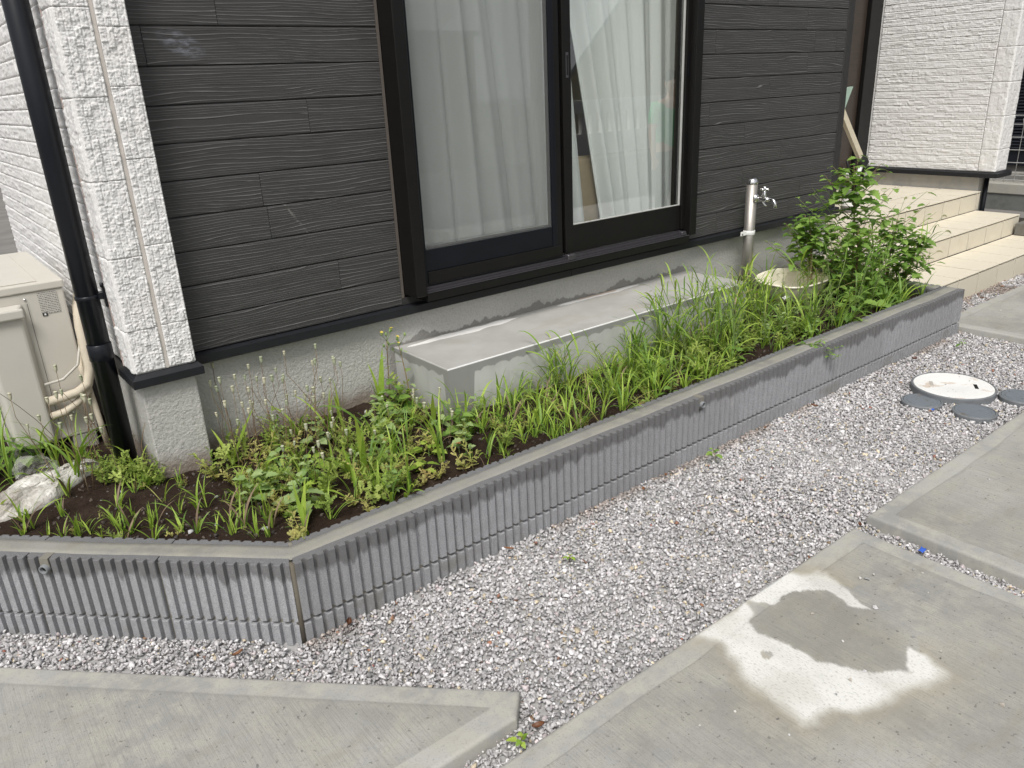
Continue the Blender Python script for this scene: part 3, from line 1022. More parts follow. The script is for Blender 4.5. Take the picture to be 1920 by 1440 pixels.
def mortar_fill():
    # the cells of the top course are filled with trowelled mortar
    pts_in = strip_path(0.093); pts_out = strip_path(0.031)
    def path(p):
        L = [(np.array(p[1]), np.array(p[0])), (np.array(p[0]), np.array(p[2]))]
        out = []
        for k, (a, b) in enumerate(L):
            nseg = max(2, int(np.linalg.norm(b - a) / 0.012))
            for i in range(nseg + (1 if k else 0)): out.append(a + (b - a) * i / nseg)
        return np.array(out)
    po = path(pts_out)
    n = len(po)
    pi_ = path(pts_in)
    ii = np.linspace(0, len(pi_) - 1, n)
    # keep the corner aligned
    ko = int(np.argmin(np.linalg.norm(po - np.array(pts_out[0]), axis=1))); ki = int(np.argmin(np.linalg.norm(pi_ - np.array(pts_in[0]), axis=1)))
    idx = np.where(np.arange(n) <= ko, np.arange(n) * ki / ko, ki + (np.arange(n) - ko) * (len(pi_) - 1 - ki) / (n - 1 - ko))
    f = np.floor(idx).astype(int); f = np.minimum(f, len(pi_) - 2); w = (idx - f)[:, None]
    pi2 = pi_[f] * (1 - w) + pi_[f + 1] * w
    s = np.arange(n) * 0.012
    wob = ((fbm(s * 3, s * 0, 61) - .5) * 0.016)[:, None]; wob2 = ((fbm(s * 3.3, s * 0 + 5, 62) - .5) * 0.016)[:, None]
    nrm = (pi2 - po); nrm /= np.linalg.norm(nrm, axis=1)[:, None]
    a = po + nrm * wob; b = pi2 + nrm * wob2
    rows = []
    prof = [(0.0, -.004), (0.03, .0012), (0.3, .0016), (0.7, .0016), (0.97, .0012), (1.0, -.004)]
    for t, h in prof:
        q = a * (1 - t) + b * t
        z = ZT + h + (fbm(q[:, 0] * 9, q[:, 1] * 9, 63) - .5) * .0016
        rows.append(np.concatenate([q, z[:, None]], 1))
    V = np.stack(rows, 1).reshape(-1, 3)
    me = mesh_np('mortar_fill', V, grid_faces(n, len(prof), True), True)
    put('mortar_fill', me, MMORTAR, wall)
mortar_fill()
box('mortar_fill', (WALL_END - .09, YW + .125, ZT - .01), (WALL_END - .033, -.06, ZT + .0018), MMORTAR, wall, .001)
# vertical mortar in the corner
me = lathe_me('corner_mortar', [(0.011, -0.05), (0.011, ZT - .001)], 8)
put('corner_mortar', me, m_concrete('corner_mortar', (.14, .125, .10)), wall, (XC + .0055, YW + .0145, 0))
put('corner_mortar', lathe_me('corner_mortar', [(.012, ZT - .05), (.012, ZT - .0005)], 10), MJOINT, wall, (XC + .3827 / .9239 * .113, YW + .113, 0))
# weep pipes with mortar patches above
MGREYPVC = plain('grey_pvc', (0.20, 0.21, 0.22), 0.45, 0.4)
MBLACKIN = plain('pipe_inside', (0.02, 0.02, 0.02), 0.9, 0.1)
def weep(px, py, dirv, z=0.224):
    d = Vector(dirv)
    p = Vector((px, py, z))
    seg = 20
    ax = Vector((-d.y, d.x, 0)); V = []
    for t, r in ((-.03, .0135), (.013, .0135), (.0138, .0128), (.0138, .0098), (.013, .0092), (-.03, .0092)):
        for k in range(seg):
            an = 2 * math.pi * k / seg
            V.append(p + d * t + ax * (math.cos(an) * r) + Vector((0, 0, math.sin(an) * r)))
    F = [(i * seg + k, i * seg + (k + 1) % seg, (i + 1) * seg + (k + 1) % seg, (i + 1) * seg + k) for i in range(5) for k in range(seg)]
    me = mesh('weep_pipe', V, F, True); fix(me)
    o = put('weep_pipe', me, MGREYPVC, wall)
    V = [p + d * .004 + ax * (math.cos(2 * math.pi * k / seg) * .0094) + Vector((0, 0, math.sin(2 * math.pi * k / seg) * .0094)) for k in range(seg)]
    put('pipe_bore', mesh('pipe_bore', V, [tuple(range(seg))]), MBLACKIN, o)
    # mortar packed round the pipe
    q = p + d * .003
    V, F = [], []
    prof = [(-.010, -.0165), (.010, -.0165), (.0145, .008), (.013, ZT - z + .0012), (-.013, ZT - z + .0012), (-.0145, .006)]
    for dep in (-.045, -.001):
        for a, b in prof: V.append(q + d * dep + ax * a + Vector((0, 0, b)))
    nn = len(prof)
    F = [(i, (i + 1) % nn, nn + (i + 1) % nn, nn + i) for i in range(nn)] + [tuple(range(nn))[::-1], tuple(range(nn, 2 * nn))]
    me = mesh('pipe_mortar', V, F); fix(me)
    put('pipe_mortar', me, MJOINT, wall)
sL = 0.735
weep(XC - S2 * sL, YW + S2 * sL, (-S2, -S2, 0))
weep(1.909, YW, (0, -1, 0))
# ------------------------------------------------------------------ the house
house = tag(empty('house', (2.4, 0.5, 0.0)), 'house with charcoal woodgrain boards, white stone siding and a black sliding window', 'house')
TOPZ = 2.80
ZS, DB = 0.605, 0.1194

# charcoal boards, butt-jointed, each its own piece
siding = empty('dark_siding', (2.4, 0.0, ZS), house)
def board(x0, x1, row):
    z0 = ZS + row * DB; z1 = z0 + DB
    c = 0.0035
    g = 0.0025
    x0 += 0.0009; x1 -= 0.0009
    prof = [(0.016, z0), (0.0075, z0 + .0002), (0.0065, z0 + g), (0.0005, z0 + g + .001), (0.0, z0 + g + c), (0.0, z1 - .006), (0.002, z1 - .0025), (0.0075, z1 - .0005), (0.016, z1)]
    prism_x('board', prof, x0, x1, MBOARD, siding)
JL = {1: [.883], 3: [.631], 4: [.620], 6: [.838], 8: [.313], 0: [], 2: [], 5: [], 7: [], 9: [.56], 10: [.95], 11: [.44], 13: [.7], 15: [.5]}
JR = {9: [4.00], 8: [3.169, 4.097, 4.329], 7: [4.037], 6: [3.678], 5: [3.141, 4.304], 4: [3.462], 3: [3.829], 2: [3.465], 1: [4.064], 0: [3.247, 3.95], 10: [3.7], 11: [3.3], 12: [4.1], 14: [3.6]}
XL0, XL1, XR0, XR1 = 0.262, 1.166, 2.946, 4.430
nrow = int((TOPZ - ZS) / DB)
for r in range(nrow):
    xs = [XL0] + [j for j in JL.get(r, []) if XL0 + .02 < j < XL1] + [XL1 - .014]
    for a, b in zip(xs, xs[1:]): board(a, b, r)
    xs = [XR0] + JR.get(r, []) + [XR1]
    for a, b in zip(xs, xs[1:]): board(a, b, r)
# strip under the window, corner trim, sealant beside the window frame
box('under_window_strip', (XL1 - .014, 0.002, ZS), (XR0 + .05, 0.016, ZS + .03), MBOARDTRIM, house)
box('sealant_strip', (XL1 - .0135, 0.001, ZS + .031), (XL1 - .0005, 0.016, TOPZ), plain('brown_sealant', (0.115, 0.10, 0.088), 0.7, 0.2), house)
box('corner_board', (XR1 + .001, -0.004, ZS), (4.500, 0.10, TOPZ), MBOARDTRIM, house, .004)
box('side_siding', (4.46, 0.101, ZS), (4.498, 1.06, TOPZ), MBOARD, house)
# carcass behind everything (hollow room behind the window)
multi_box('wall_core', [((0.26, 0.017, 0.6045), (1.166, 0.14, TOPZ)), ((3.010, 0.017, 0.6045), (4.455, 0.14, TOPZ)), ((1.166, 0.017, 0.6045), (2.946, 0.14, 0.66)), ((1.166, .02, 2.70), (2.946, .14, TOPZ))], MGROUT, house)
MROOM = plain('room_wall', (0.52, 0.50, 0.46), 0.8, 0.2)
MFLOOR = plain('room_floor', (0.22, 0.16, 0.10), 0.5, 0.4, var=.2, scale=10)
multi_box('room_walls', [((0.60, 0.141, 0.70), (0.66, 2.6, 2.75)), ((3.70, 0.141, 0.70), (3.76, 2.6, 2.75)), ((0.60, 2.6, 0.70), (3.76, 2.66, 2.75)), ((.6, .141, 2.755), (3.76, 2.66, 2.79))], MROOM, house)
box('room_floor', (0.67, 0.142, 0.66), (3.69, 2.59, 0.70), MFLOOR, house)

# foundation in sprayed stucco
box('foundation', (0.235, 0.030, -0.05), (4.470, 0.10, 0.575), MSTUCCO, house, .003)
box('foundation_side', (4.40, 0.101, -0.05), (4.469, 1.06, 0.575), MSTUCCO, house)
# black flashing at the foot of the boards
def flashing(x0, x1, yf=-0.022):
    prof = [(0.03, 0.604), (yf + .016, 0.6035), (yf, 0.597), (yf, 0.566), (yf + .008, 0.562), (0.03, 0.562)]
    prism_x('base_flashing', prof, x0, x1, MTRIM, house)
flashing(0.262, 2.098); flashing(2.1005, 4.522)
box('base_flashing', (4.485, -0.0215, 0.562), (4.523, 1.05, 0.602), MTRIM, house, .002)
for x, z in ((0.99, .592), (2.62, .590), (3.30, .588)):
    put('flashing_screw', lathe_me('flashing_screw', [(.004, 0), (.004, .0015), (.002, .003)], 10), MRAIL, house, (x, -.017, z))

# white stone pillar at the near corner
pillar = empty('corner_pillar', (0.155, -0.10, 0.58), house)
def stone_panel(name, org, du, dv, nr, W, H, course, orient, seed, parent, res=0.0033, dep=0.0085, mat=None, lens=(.035, .11)):
    nu = max(4, int(W / res)); nv = max(4, int(H / res))
    u = np.linspace(0, W, nu); v = np.linspace(0, H, nv)
    U, Vv = np.meshgrid(u, v, indexing='ij')
    a, c = (Vv, U) if orient == 'v' else (U, Vv)
    wob = (vnoise(a * 40, c * 8, seed + 5) - .5) * 0.004
    cc = (c + wob) / course
    row = np.floor(cc)
    ln = lens[0] + (lens[1] - lens[0]) * _hash(row, row * 0 + 3, seed)
    aa = (a + _hash(row, row * 0 + 9, seed) * .3 + (vnoise(a * 9, c * 60, seed + 8) - .5) * .004) / ln
    pc = np.floor(aa)
    hh = _hash(row * 7 + 1, pc, seed + 2)
    dr = np.minimum(cc - row, 1 - (cc - row)) * course
    dp = np.minimum(aa - pc, 1 - (aa - pc)) * ln
    gro = np.clip(np.minimum(dr, dp) / 0.0022, 0, 1)
    rock = fbm(U * 120, Vv * 120, seed + 3, 3); rock2 = fbm(U * 45, Vv * 45, seed + 4, 3)
    rid = np.abs(rock - .5) * 2
    h = dep * (0.18 + 0.55 * hh + 0.55 * np.clip(rock2 - .3, 0, 1) + 0.62 * (rid - .25)) * (0.45 + .55 * gro)
    de = np.minimum(np.minimum(U, W - U), np.minimum(Vv, H - Vv))
    h = h * np.clip(de / 0.0016, 0.35, 1)
    org, du, dv, nr = (np.array(q, float) for q in (org, du, dv, nr))
    P = org + U[..., None] * du + Vv[..., None] * dv + h[..., None] * nr
    V = P.reshape(-1, 3)
    flip = np.dot(np.cross(du, dv), nr) < 0
    F = grid_faces(nu, nv, flip)
    idx = np.arange(nu * nv).reshape(nu, nv)
    loop = np.concatenate([idx[:, 0], idx[-1, 1:], idx[-2::-1, -1], idx[0, -2:0:-1]])
    low = V[loop] - nr * 0.012
    k = len(loop); b = len(V)
    Fs = np.stack([loop, b + np.arange(k), b + (np.arange(k) + 1) % k, np.roll(loop, -1)], 1)
    if flip: Fs = Fs[:, ::-1]
    me = mesh_np(name, np.concatenate([V, low]), np.concatenate([F, Fs]), True)
    return put(name, me, mat or MSTONE, parent)

PX0, PX1, PY = 0.055, 0.256, -0.100
zl = [0.607, 0.752, 0.992, 1.231, 1.474, 1.719, 1.965, 2.21, 2.46, 2.70]
zr = [0.607, 0.755, 1.021, 1.290, 1.502, 1.668, 1.91, 2.16, 2.42, 2.70]
for i in range(len(zl) - 1):
    stone_panel('stone_panel', (PX0 + .004, PY, zl[i] + .001), (1, 0, 0), (0, 0, 1), (0, -1, 0), 0.096, zl[i + 1] - zl[i] - .0012, .0215, 'v', 200 + i, pillar, .0022)
    stone_panel('stone_panel', (0.168, PY, zr[i] + .001), (1, 0, 0), (0, 0, 1), (0, -1, 0), PX1 - .168, zr[i + 1] - zr[i] - .0012, .0200, 'v', 230 + i, pillar, .0022)
    stone_panel('stone_panel', (PX0, 0.030, zl[i] + .001), (0, -1, 0), (0, 0, 1), (-1, 0, 0), 0.127, zl[i + 1] - zl[i] - .002, .034, 'v', 260 + i, pillar, .004)
box('pillar_core', (PX0 + .006, PY + .006, 0.603), (PX1 - .002, 0.06, TOPZ - .1), MSTONE, pillar)
prof = [(0.1565, -.102), (0.1675, -.102)]
box('sealant_strip', (0.1555, PY - .0015, 0.606), (0.1675, PY + .01, TOPZ - .1), MSEAL, pillar, .001)
box('panel_edge', (PX0 - .004, 0.0315, 0.606), (PX0 + .02, 0.040, TOPZ - .1), MPINK, pillar)
# its flashing and stub of foundation
def ring_flash(x0, x1, y0, y1, parent):
    V = [(x0, y0, .560), (x1, y0, .560), (x1, y1, .560), (x0, y1, .560), (x0, y0, .588), (x1, y0, .588), (x1, y1, .588), (x0, y1, .588),
         (x0 + .016, y0 + .016, .603), (x1 - .012, y0 + .016, .603), (x1 - .012, y1, .603), (x0 + .016, y1, .603)]
    F = [(0, 1, 5, 4), (1, 2, 6, 5), (3, 0, 4, 7), (4, 5, 9, 8), (5, 6, 10, 9), (7, 4, 8, 11), (8, 9, 10, 11), (3, 2, 1, 0), (2, 3, 7, 6), (6, 7, 11, 10)]
    me = mesh('base_flashing', V, F); fix(me)
    return put('base_flashing', me, MTRIM, parent)
ring_flash(0.041, 0.274, -0.117, 0.60, pillar)
box('pillar_foot', (0.066, -0.088, -0.05), (0.250, 0.0295, 0.5595), MSTUCCO, pillar, .006, 2)
box('side_foundation', (0.072, 0.0315, -0.05), (0.234, 2.6, 0.5595), MSTUCCO, house)

# white courses on the side wall behind the air conditioner
sidewall = empty('side_wall_stone', (0.06, 1.2, 0.6), house)
zc = 0.607; k = 0
while zc < TOPZ - .1:
    y0 = 0.045
    for seg, L in enumerate((0.55 + .2 * (k % 3), 0.80, 0.95)):
        y1 = min(y0 + L, 2.3)
        stone_panel('stone_strip', (0.064, y1 - .001, zc + .001), (0, -1, 0), (0, 0, 1), (-1, 0, 0), y1 - y0 - .0015, .0585, .0145, 'h', 300 + 5 * k + seg, sidewall, .0048, .007, lens=(.04, .13))
        y0 = y1
    zc += .060; k += 1
box('side_wall_core', (0.070, 0.041, 0.603), (0.2, 2.3, TOPZ - .1), MGROUT, sidewall)

# ---- window
window = empty('sliding_window', (2.05, -0.04, 0.62), house)
WX0, WX1, WZ0, WZ1 = 1.168, 2.944, 0.624, 2.66
box('frame_jamb', (WX0, -0.100, WZ0 + .026), (1.219, 0.016, WZ1), MFRAME, window, .002)
box('frame_jamb', (2.892, -0.100, WZ0 + .034), (WX1, 0.016, WZ1), MFRAME, window, .002)
box('inner_jamb', (2.868, -0.060, .690), (2.8915, 0.0, WZ1), MFRAME, window, .001)
box('frame_head', (WX0, -0.100, WZ1 + .0005), (WX1, 0.016, WZ1 + .05), MFRAME, window, .002)
prof = [(-0.098, 0.624), (-0.098, 0.6555), (-0.094, 0.6590), (-0.090, 0.6590), (-0.085, 0.6540), (0.10, 0.6700), (0.10, 0.624)]
prism_x('sill', prof, WX0 + .052, 2.8915, MFRAME, window)
for y, h in ((-.080, .668), (-.064, .678), (-.046, .684)):
    prism_x('sill_rail', [(y - .0022, .654), (y - .0022, h), (y + .0022, h), (y + .0022, .654)], WX0 + .053, 2.891, MRAIL, window)
prism_x('sill_edge', [(-.0985, .6592), (-.0905, .6592), (-.0905, .6606), (-.0985, .6606)], WX0 + .053, 2.891, MRAIL, window)
box('sill_stop', (2.022, -.088, .6605), (2.072, -.062, .690), MRAIL, window, .003)
box('sill_stop', (2.845, -.088, .6605), (2.880, -.060, .682), MRAIL, window, .003)
# fly screen over the left half
box('screen_stile', (1.2195, -.070, .692), (1.246, -.052, WZ1 - .01), MFRAME2, window, .001)
box('screen_stile', (1.946, -.070, .692), (1.972, -.052, WZ1 - .01), MFRAME2, window, .001)
box('screen_stile_face', (1.9725, -.066, .692), (2.006, -.050, WZ1 - .01), MFRAME, window, .001)
box('screen_rail', (1.2465, -.066, .742), (1.9455, -.052, .832), MFRAME2, window, .001)
box('screen_rail_lip', (1.2465, -.073, .690), (2.0, -.0665, .741), MFRAME, window, .0015)
me = mesh('screen_mesh', [(1.2465, -.058, .8325), (1.9455, -.058, .8325), (1.9455, -.058, WZ1 - .02), (1.2465, -.058, WZ1 - .02)], [(0, 1, 2, 3)])
put('screen_mesh', me, MSCREEN, window)
# left sash (inner track) and right sash
box('left_sash_rail', (1.2195, -.020, .69), (2.02, .012, .83), MFRAME, window, .001)
box('left_sash_stile', (1.985, -.0205, .69), (2.035, .0115, WZ1 - .01), MFRAME, window, .001)
def pane(x0, x1, z0, z1, y):
    return put('glass_pane', mesh('glass_pane', [(x0, y, z0), (x1, y, z0), (x1, y, z1), (x0, y, z1)], [(0, 1, 2, 3)]), MGLASS, window)
pane(1.2195, 1.985, .83, WZ1 - .01, -.004)
box('right_sash_stile', (2.043, -.048, .688), (2.094, -.0215, WZ1 - .01), MFRAME, window, .0015)
box('right_sash_rail', (2.0945, -.047, .688), (2.8675, -.0215, .818), MFRAME, window, .0015)
MGASKET = plain('grey_gasket', (0.42, 0.42, 0.40), 0.6, 0.3)
box('gasket', (2.0955, -.046, .8185), (2.866, -.034, .8215), MGASKET, window)
box('gasket', (2.8635, -.046, .8220), (2.8665, -.034, WZ1 - .02), MGASKET, window)
pane(2.0945, 2.8665, .8215, WZ1 - .01, -.034)
h = box('finger_pull', (2.062, -.0502, 1.475), (2.078, -.0482, 1.580), MRAIL, window, .0008)
box('pull_recess', (2.0655, -.0508, 1.486), (2.0745, -.0503, 1.569), MBLACKIN, window)
box('finger_pull', (2.8800, -.0615, 1.455), (2.8885, -.0605, 1.560), MFRAME2, window, .0004)

# ---- curtains hang inside
def curtain(name, xl, xr, z0, z1, y0, seed, amp, nf):
    """xl/xr: functions of z giving the side edges"""
    nz, nx = 60, 240
    zz = np.linspace(z0, z1, nz); uu = np.linspace(0, 1, nx)
    U, Z = np.meshgrid(uu, zz, indexing='ij')
    X = xl(Z) * (1 - U) + xr(Z) * U
    ph = U * nf * 2 * np.pi + (vnoise(U * 5, Z * .4, seed) - .5) * 3.0
    A = amp * (0.5 + vnoise(U * 7, Z * .5 + 3, seed + 1)) * (0.75 + .25 * (z1 - Z) / (z1 - z0))
    Y = y0 + A * np.sin(ph) + .3 * A * np.sin(2.3 * ph + 1)
    X = X + 0.35 * A * np.cos(ph)
    V = np.stack([X, Y, Z], -1).reshape(-1, 3)
    me = mesh_np(name, V, grid_faces(nx, nz, True), True)
    o = put(name, me, MCURTAIN)
    hem = np.stack([X[:, :3], Y[:, :3] - .002, z0 + np.array([0.0, .02, .042])[None, :] + 0 * X[:, :3]], -1)
    put('hem', mesh_np('hem', hem.reshape(-1, 3), grid_faces(nx, 3, True), True), MCURTAIN, o)
    return o
c1 = curtain('curtain', lambda z: 1.06 + 0 * z, lambda z: 2.265 + (1.70 - z) * 0.10, 0.735, 2.62, 0.178, 51, 0.034, 8)
tag(c1, 'white sheer curtain behind the fly screen on the left', 'curtain', 'curtains inside the window')
c2 = curtain('curtain', lambda z: 2.285 + (1.70 - z) * 0.240, lambda z: 3.075 + 0 * z, 0.735, 2.62, 0.180, 57, 0.030, 6)
tag(c2, 'white sheer curtain behind the clear right-hand pane', 'curtain', 'curtains inside the window')
# beige cushion standing in the gap
def cushion():
    n = 18
    V = []
    for s in (-1, 1):
        for i in range(n):
            for j in range(n):
                u = i / (n - 1) * 2 - 1; v = j / (n - 1) * 2 - 1
                t = (1 - abs(u) ** 4) * (1 - abs(v) ** 4)
                V.append((2.475 + u * .085 + v * -.008, .275 + s * (.004 + .035 * t ** .6), .900 + v * .195))
    F = [tuple(int(q) for q in f) for f in grid_faces(n, n, True)] + [tuple(int(q) + n * n for q in f) for f in grid_faces(n, n)]
    b = [i * n for i in range(n)] + [(n - 1) * n + j for j in range(1, n)] + [i * n + n - 1 for i in range(n - 2, -1, -1)] + [j for j in range(n - 2, 0, -1)]
    F += [(b[i], b[(i + 1) % len(b)], b[(i + 1) % len(b)] + n * n, b[i] + n * n) for i in range(len(b))]
    me = mesh('cushion', V, F, True); fix(me)
    o = put('cushion', me, plain('beige_leatherette', (0.36, 0.29, 0.19), 0.5, 0.4, bump=.2))
    tag(o, 'beige cushion on end in the gap between the curtains', 'cushion')
cushion()

# ---- downpipe at the near corner
dp = empty('downpipe', (0.0, 0.085, 0.2), house)
tube('pipe', [(0.0, 0.085, .15), (0.0, .085, TOPZ - .1)], .0365, MPIPE, dp, 28)
for z, r, h in ((.660, .0395, .06), (.852, .0392, .016)):
    put('collar', lathe_me('collar', [(r - .003, 0), (r, .003), (r, h - .003), (r - .003, h)], 28), MPIPE, dp, (0.0, .085, z - h / 2))
br = box('bracket', (.030, .070, .846), (.052, .088, .858), MPIPE, dp, .001)
box('bracket_plate', (.044, .045, .815), (.052, .062, .888), MPIPE, dp, .002)
box('bracket_arm', (.028, .055, .842), (.050, .090, .864), MPIPE, dp, .002)
tube('bracket_bolt', [(.045, .050, .884), (.045, .050, .898)], .006, MPIPE, dp, 8)

# ---- entrance recess: door
door = empty('front_door', (5.6, 1.05, 0.46), house)
MDOOR = Mat('brown_door', 0.35, 0.4)
_g = MDOOR.noise(MDOOR.vmul(MDOOR.pos(), (6, 6, 130)), 1.0, 4, .6)
MDOOR.col(MDOOR.mix(_g, (0.020, 0.014, 0.011), (0.058, 0.043, 0.034)))
box('door_leaf', (5.10, 1.055, .475), (6.56, 1.10, 2.62), MDOOR.m, door, .003)
box('door_frame', (6.565, 1.02, .455), (6.755, 1.10, 2.72), MFRAME, door, .003)
box('door_frame', (4.97, 1.02, .455), (5.095, 1.10, 2.72), MFRAME, door, .003)
box('door_frame', (5.0965, 1.02, 2.625), (6.5635, 1.10, 2.72), MFRAME, door, .003)
box('threshold', (4.97, 1.0, .452), (6.755, 1.05, .474), MRAIL, door, .002)
tube('door_handle', [(5.25, 1.05, 1.1), (5.25, 1.0, 1.12), (5.25, 1.0, 1.75), (5.25, 1.05, 1.77)], .012, MRAIL, door, 10)
box('recess_wall', (4.500, 1.06, 0.3), (4.968, 1.12, TOPZ), MBOARD, house)
box('recess_lintel', (4.969, 1.06, 2.725), (6.77, 1.12, TOPZ), MBOARD, house)

# ---- white wing beyond the entrance
wing = empty('white_wing', (6.9, 0.5, 0.6), house)
zc = .612; k = 0
while zc < TOPZ - .1:
    y0 = 0.052
    for seg, L in enumerate((2.0,)):
        y1 = min(y0 + L, 1.018)
        if y1 - y0 < .03: continue
        stone_panel('stone_strip', (6.778, y1 - .001, zc + .001), (0, -1, 0), (0, 0, 1), (-1, 0, 0), y1 - y0 - .002, .057, .0143, 'h', 500 + 5 * k + seg, wing, .0042, .0080, lens=(.05, .16))
        y0 = y1
    zc += .0585; k += 1
zz = [.612, .79, 1.05, 1.31, 1.57, 1.83, 2.09, 2.35, 2.70]
for i in range(len(zz) - 1):
    stone_panel('corner_stone', (6.775, 0.049, zz[i] + .001), (0, -1, 0), (0, 0, 1), (-1, 0, 0), .130, zz[i + 1] - zz[i] - .002, .034, 'v', 600 + i, wing, .005, .007)
    stone_panel('corner_stone', (6.777, -0.083, zz[i] + .001), (1, 0, 0), (0, 0, 1), (0, -1, 0), .215, zz[i + 1] - zz[i] - .002, .036, 'v', 620 + i, wing, .005, .007)
box('wing_core', (6.783, -.078, .609), (6.990, 1.10, TOPZ - .1), MSTONE, wing)
V = [(6.745, -.115, .566), (7.045, -.115, .566), (7.045, 1.05, .566), (6.745, 1.019, .566), (6.745, -.115, .600), (7.045, -.115, .600), (7.045, 1.05, .600), (6.745, 1.019, .600), (6.762, -.098, .608), (7.03, -.098, .608), (7.03, 1.05, .608), (6.762, 1.019, .608)]
me = mesh('base_flashing', V, [(0, 1, 5, 4), (1, 2, 6, 5), (3, 0, 4, 7), (4, 5, 9, 8), (5, 6, 10, 9), (7, 4, 8, 11), (8, 9, 10, 11), (3, 2, 1, 0), (2, 3, 7, 6), (6, 7, 11, 10)]); fix(me)
put('base_flashing', me, MTRIM, wing)
box('wing_foundation', (6.800, .035, -.05), (6.985, 1.018, .5655), m_concrete('foundation_concrete', (0.42, 0.41, 0.39)), wing, .004)
tube('downpipe', [(6.885, .008, .0), (6.885, .008, .5655)], .019, MPIPE, wing, 14)

# ------------------------------------------------------------------ porch steps in cream tile
steps = tag(empty('porch_steps', (5.6, -0.3, 0.0)), 'cream tiled entrance steps rising to the porch', 'steps')
TP, TX = 0.303, 4.916 - 0.303 * 3
G = 0.0068
YS = [-.685, -.342, 0.003]; ZSX = [.147, .300, .452]
multi_box('step_core', [((4.275, YS[0] + .009, -.05), (7.55, 0.02, ZSX[0] - .009)), ((4.275, YS[1] + .009, -.04), (6.735, 0.02, ZSX[1] - .009)), ((4.474, YS[2] + .035, -.03), (6.793, 1.02, ZSX[2] - .009))], MGROUT, steps)
def tiles(x0, x1, y0, y1, z, yr, zlow, nosing=True):
    ks = [TX + TP * i for i in range(-1, 13)]
    for a, b in zip(ks, ks[1:]):
        a2, b2 = max(a, x0), min(b, x1)
        if b2 - a2 < .03: continue
        ys = np.linspace(y0, y1, max(2, int(round((y1 - y0) / .34)) + 1))
        for c, d in zip(ys, ys[1:]):
            box('tread_tile', (a2 + G, c + (G if c > y0 else -.004), z - .009), (b2 - G, d - G, z + random.uniform(-.0004, .0004)), MTILE, steps, .0015)
        box('riser_tile', (a2 + G, yr, zlow), (b2 - G, yr + .009, z - .0175), MTILE, steps, .0012)
tiles(4.275, 7.55, YS[0], YS[1], ZSX[0], YS[0], -.03)
tiles(4.275, 6.735, YS[1], YS[2], ZSX[1], YS[1], ZSX[0] + .001)
tiles(4.474, 6.793, YS[2], 1.0, ZSX[2], YS[2], ZSX[1] + .001)
box('end_tile', (6.7355, YS[1] + .004, ZSX[0] + .001), (6.743, 0.012, ZSX[1] - .011), MTILE, steps, .001)
# ------------------------------------------------------------------ concrete step under the window
def make_bench():
    x0, x1, y0, y1, zt, zb = 1.108, 3.030, -0.381, 0.029, 0.4237, 0.10
    e = np.array([0, .0006, .0016, .003, .005, .008])
    xs = np.unique(np.round(np.concatenate([x0 + e, x1 - e, np.arange(x0, x1, .012)]), 5))
    ys = np.unique(np.round(np.concatenate([y0 + e, np.arange(y0, y1, .02), np.arange(-.08, y1, .004), [y1]]), 5))
    xs = xs[np.concatenate([[True], np.diff(xs) > .0004])]; ys = ys[np.concatenate([[True], np.diff(ys) > .0004])]
    X, Y = np.meshgrid(xs, ys, indexing='ij')
    d = np.minimum(np.minimum(X - x0, x1 - X), Y - y0)
    r = .0045
    t = np.clip((r - d) / r, 0, 1)
    Z = zt - r * (1 - np.sqrt(np.clip(1 - t * t, 0, 1)))
    n, m = X.shape
    V = np.stack([X, Y, Z], -1).reshape(-1, 3)
    F = grid_faces(n, m)
    # lime bloom along the back edge
    wn_ = (fbm(X * 9, Y * 0, 71) - .5)
    def band(a, b, off, w):
        u = np.clip((X - a) / (b - a), 0, 1)
        env = np.clip(np.minimum(u, 1 - u) * 7, 0, 1) ** .6 * ((X > a) & (X < b))
        cy = off + wn_ * .020
        hw = w * env * (.6 + .8 * vnoise(X * 14, X * 0, 73))
        return np.clip((hw - np.abs(Y - cy)) / .004, 0, 1)
    wh = np.maximum(band(1.150, 1.760, -.012, .026), band(2.02, 2.62, .004, .018))
    br = band(2.16, 2.46, .016, .012) * .9
    ed = np.clip((.0050 - (Y - y0)) / .002, 0, 1) * .85
    ed = np.maximum(ed, np.clip((.0030 - (X - x0)) / .002, 0, 1) * .25)
    idx = np.arange(n * m).reshape(n, m)
    loop = np.concatenate([idx[:, 0], idx[-1, 1:], idx[-2::-1, -1], idx[0, -2:0:-1]])
    k = len(loop); base = len(V)
    mid = V[loop].copy(); mid[:, 2] -= .0015
    low = V[loop].copy(); low[:, 2] = zb
    a = np.arange(k); b = (a + 1) % k
    Fs = np.concatenate([np.stack([loop, base + a, base + b, np.roll(loop, -1)], 1), np.stack([base + a, base + k + a, base + k + b, base + b], 1)])
    me = mesh_np('concrete_step', np.concatenate([V, mid, low]), np.concatenate([F, Fs]), True)
    z = np.zeros(2 * k)
    attr_color(me, 'mask', np.stack([np.concatenate([wh.ravel(), z]), np.concatenate([br.ravel(), z]), np.zeros(n * m + 2 * k)], 1))
    attr_color(me, 'edge', np.concatenate([ed.ravel(), z]))
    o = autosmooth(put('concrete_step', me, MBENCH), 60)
    tag(o, 'long grey concrete step block under the sliding window', 'concrete step')
make_bench()

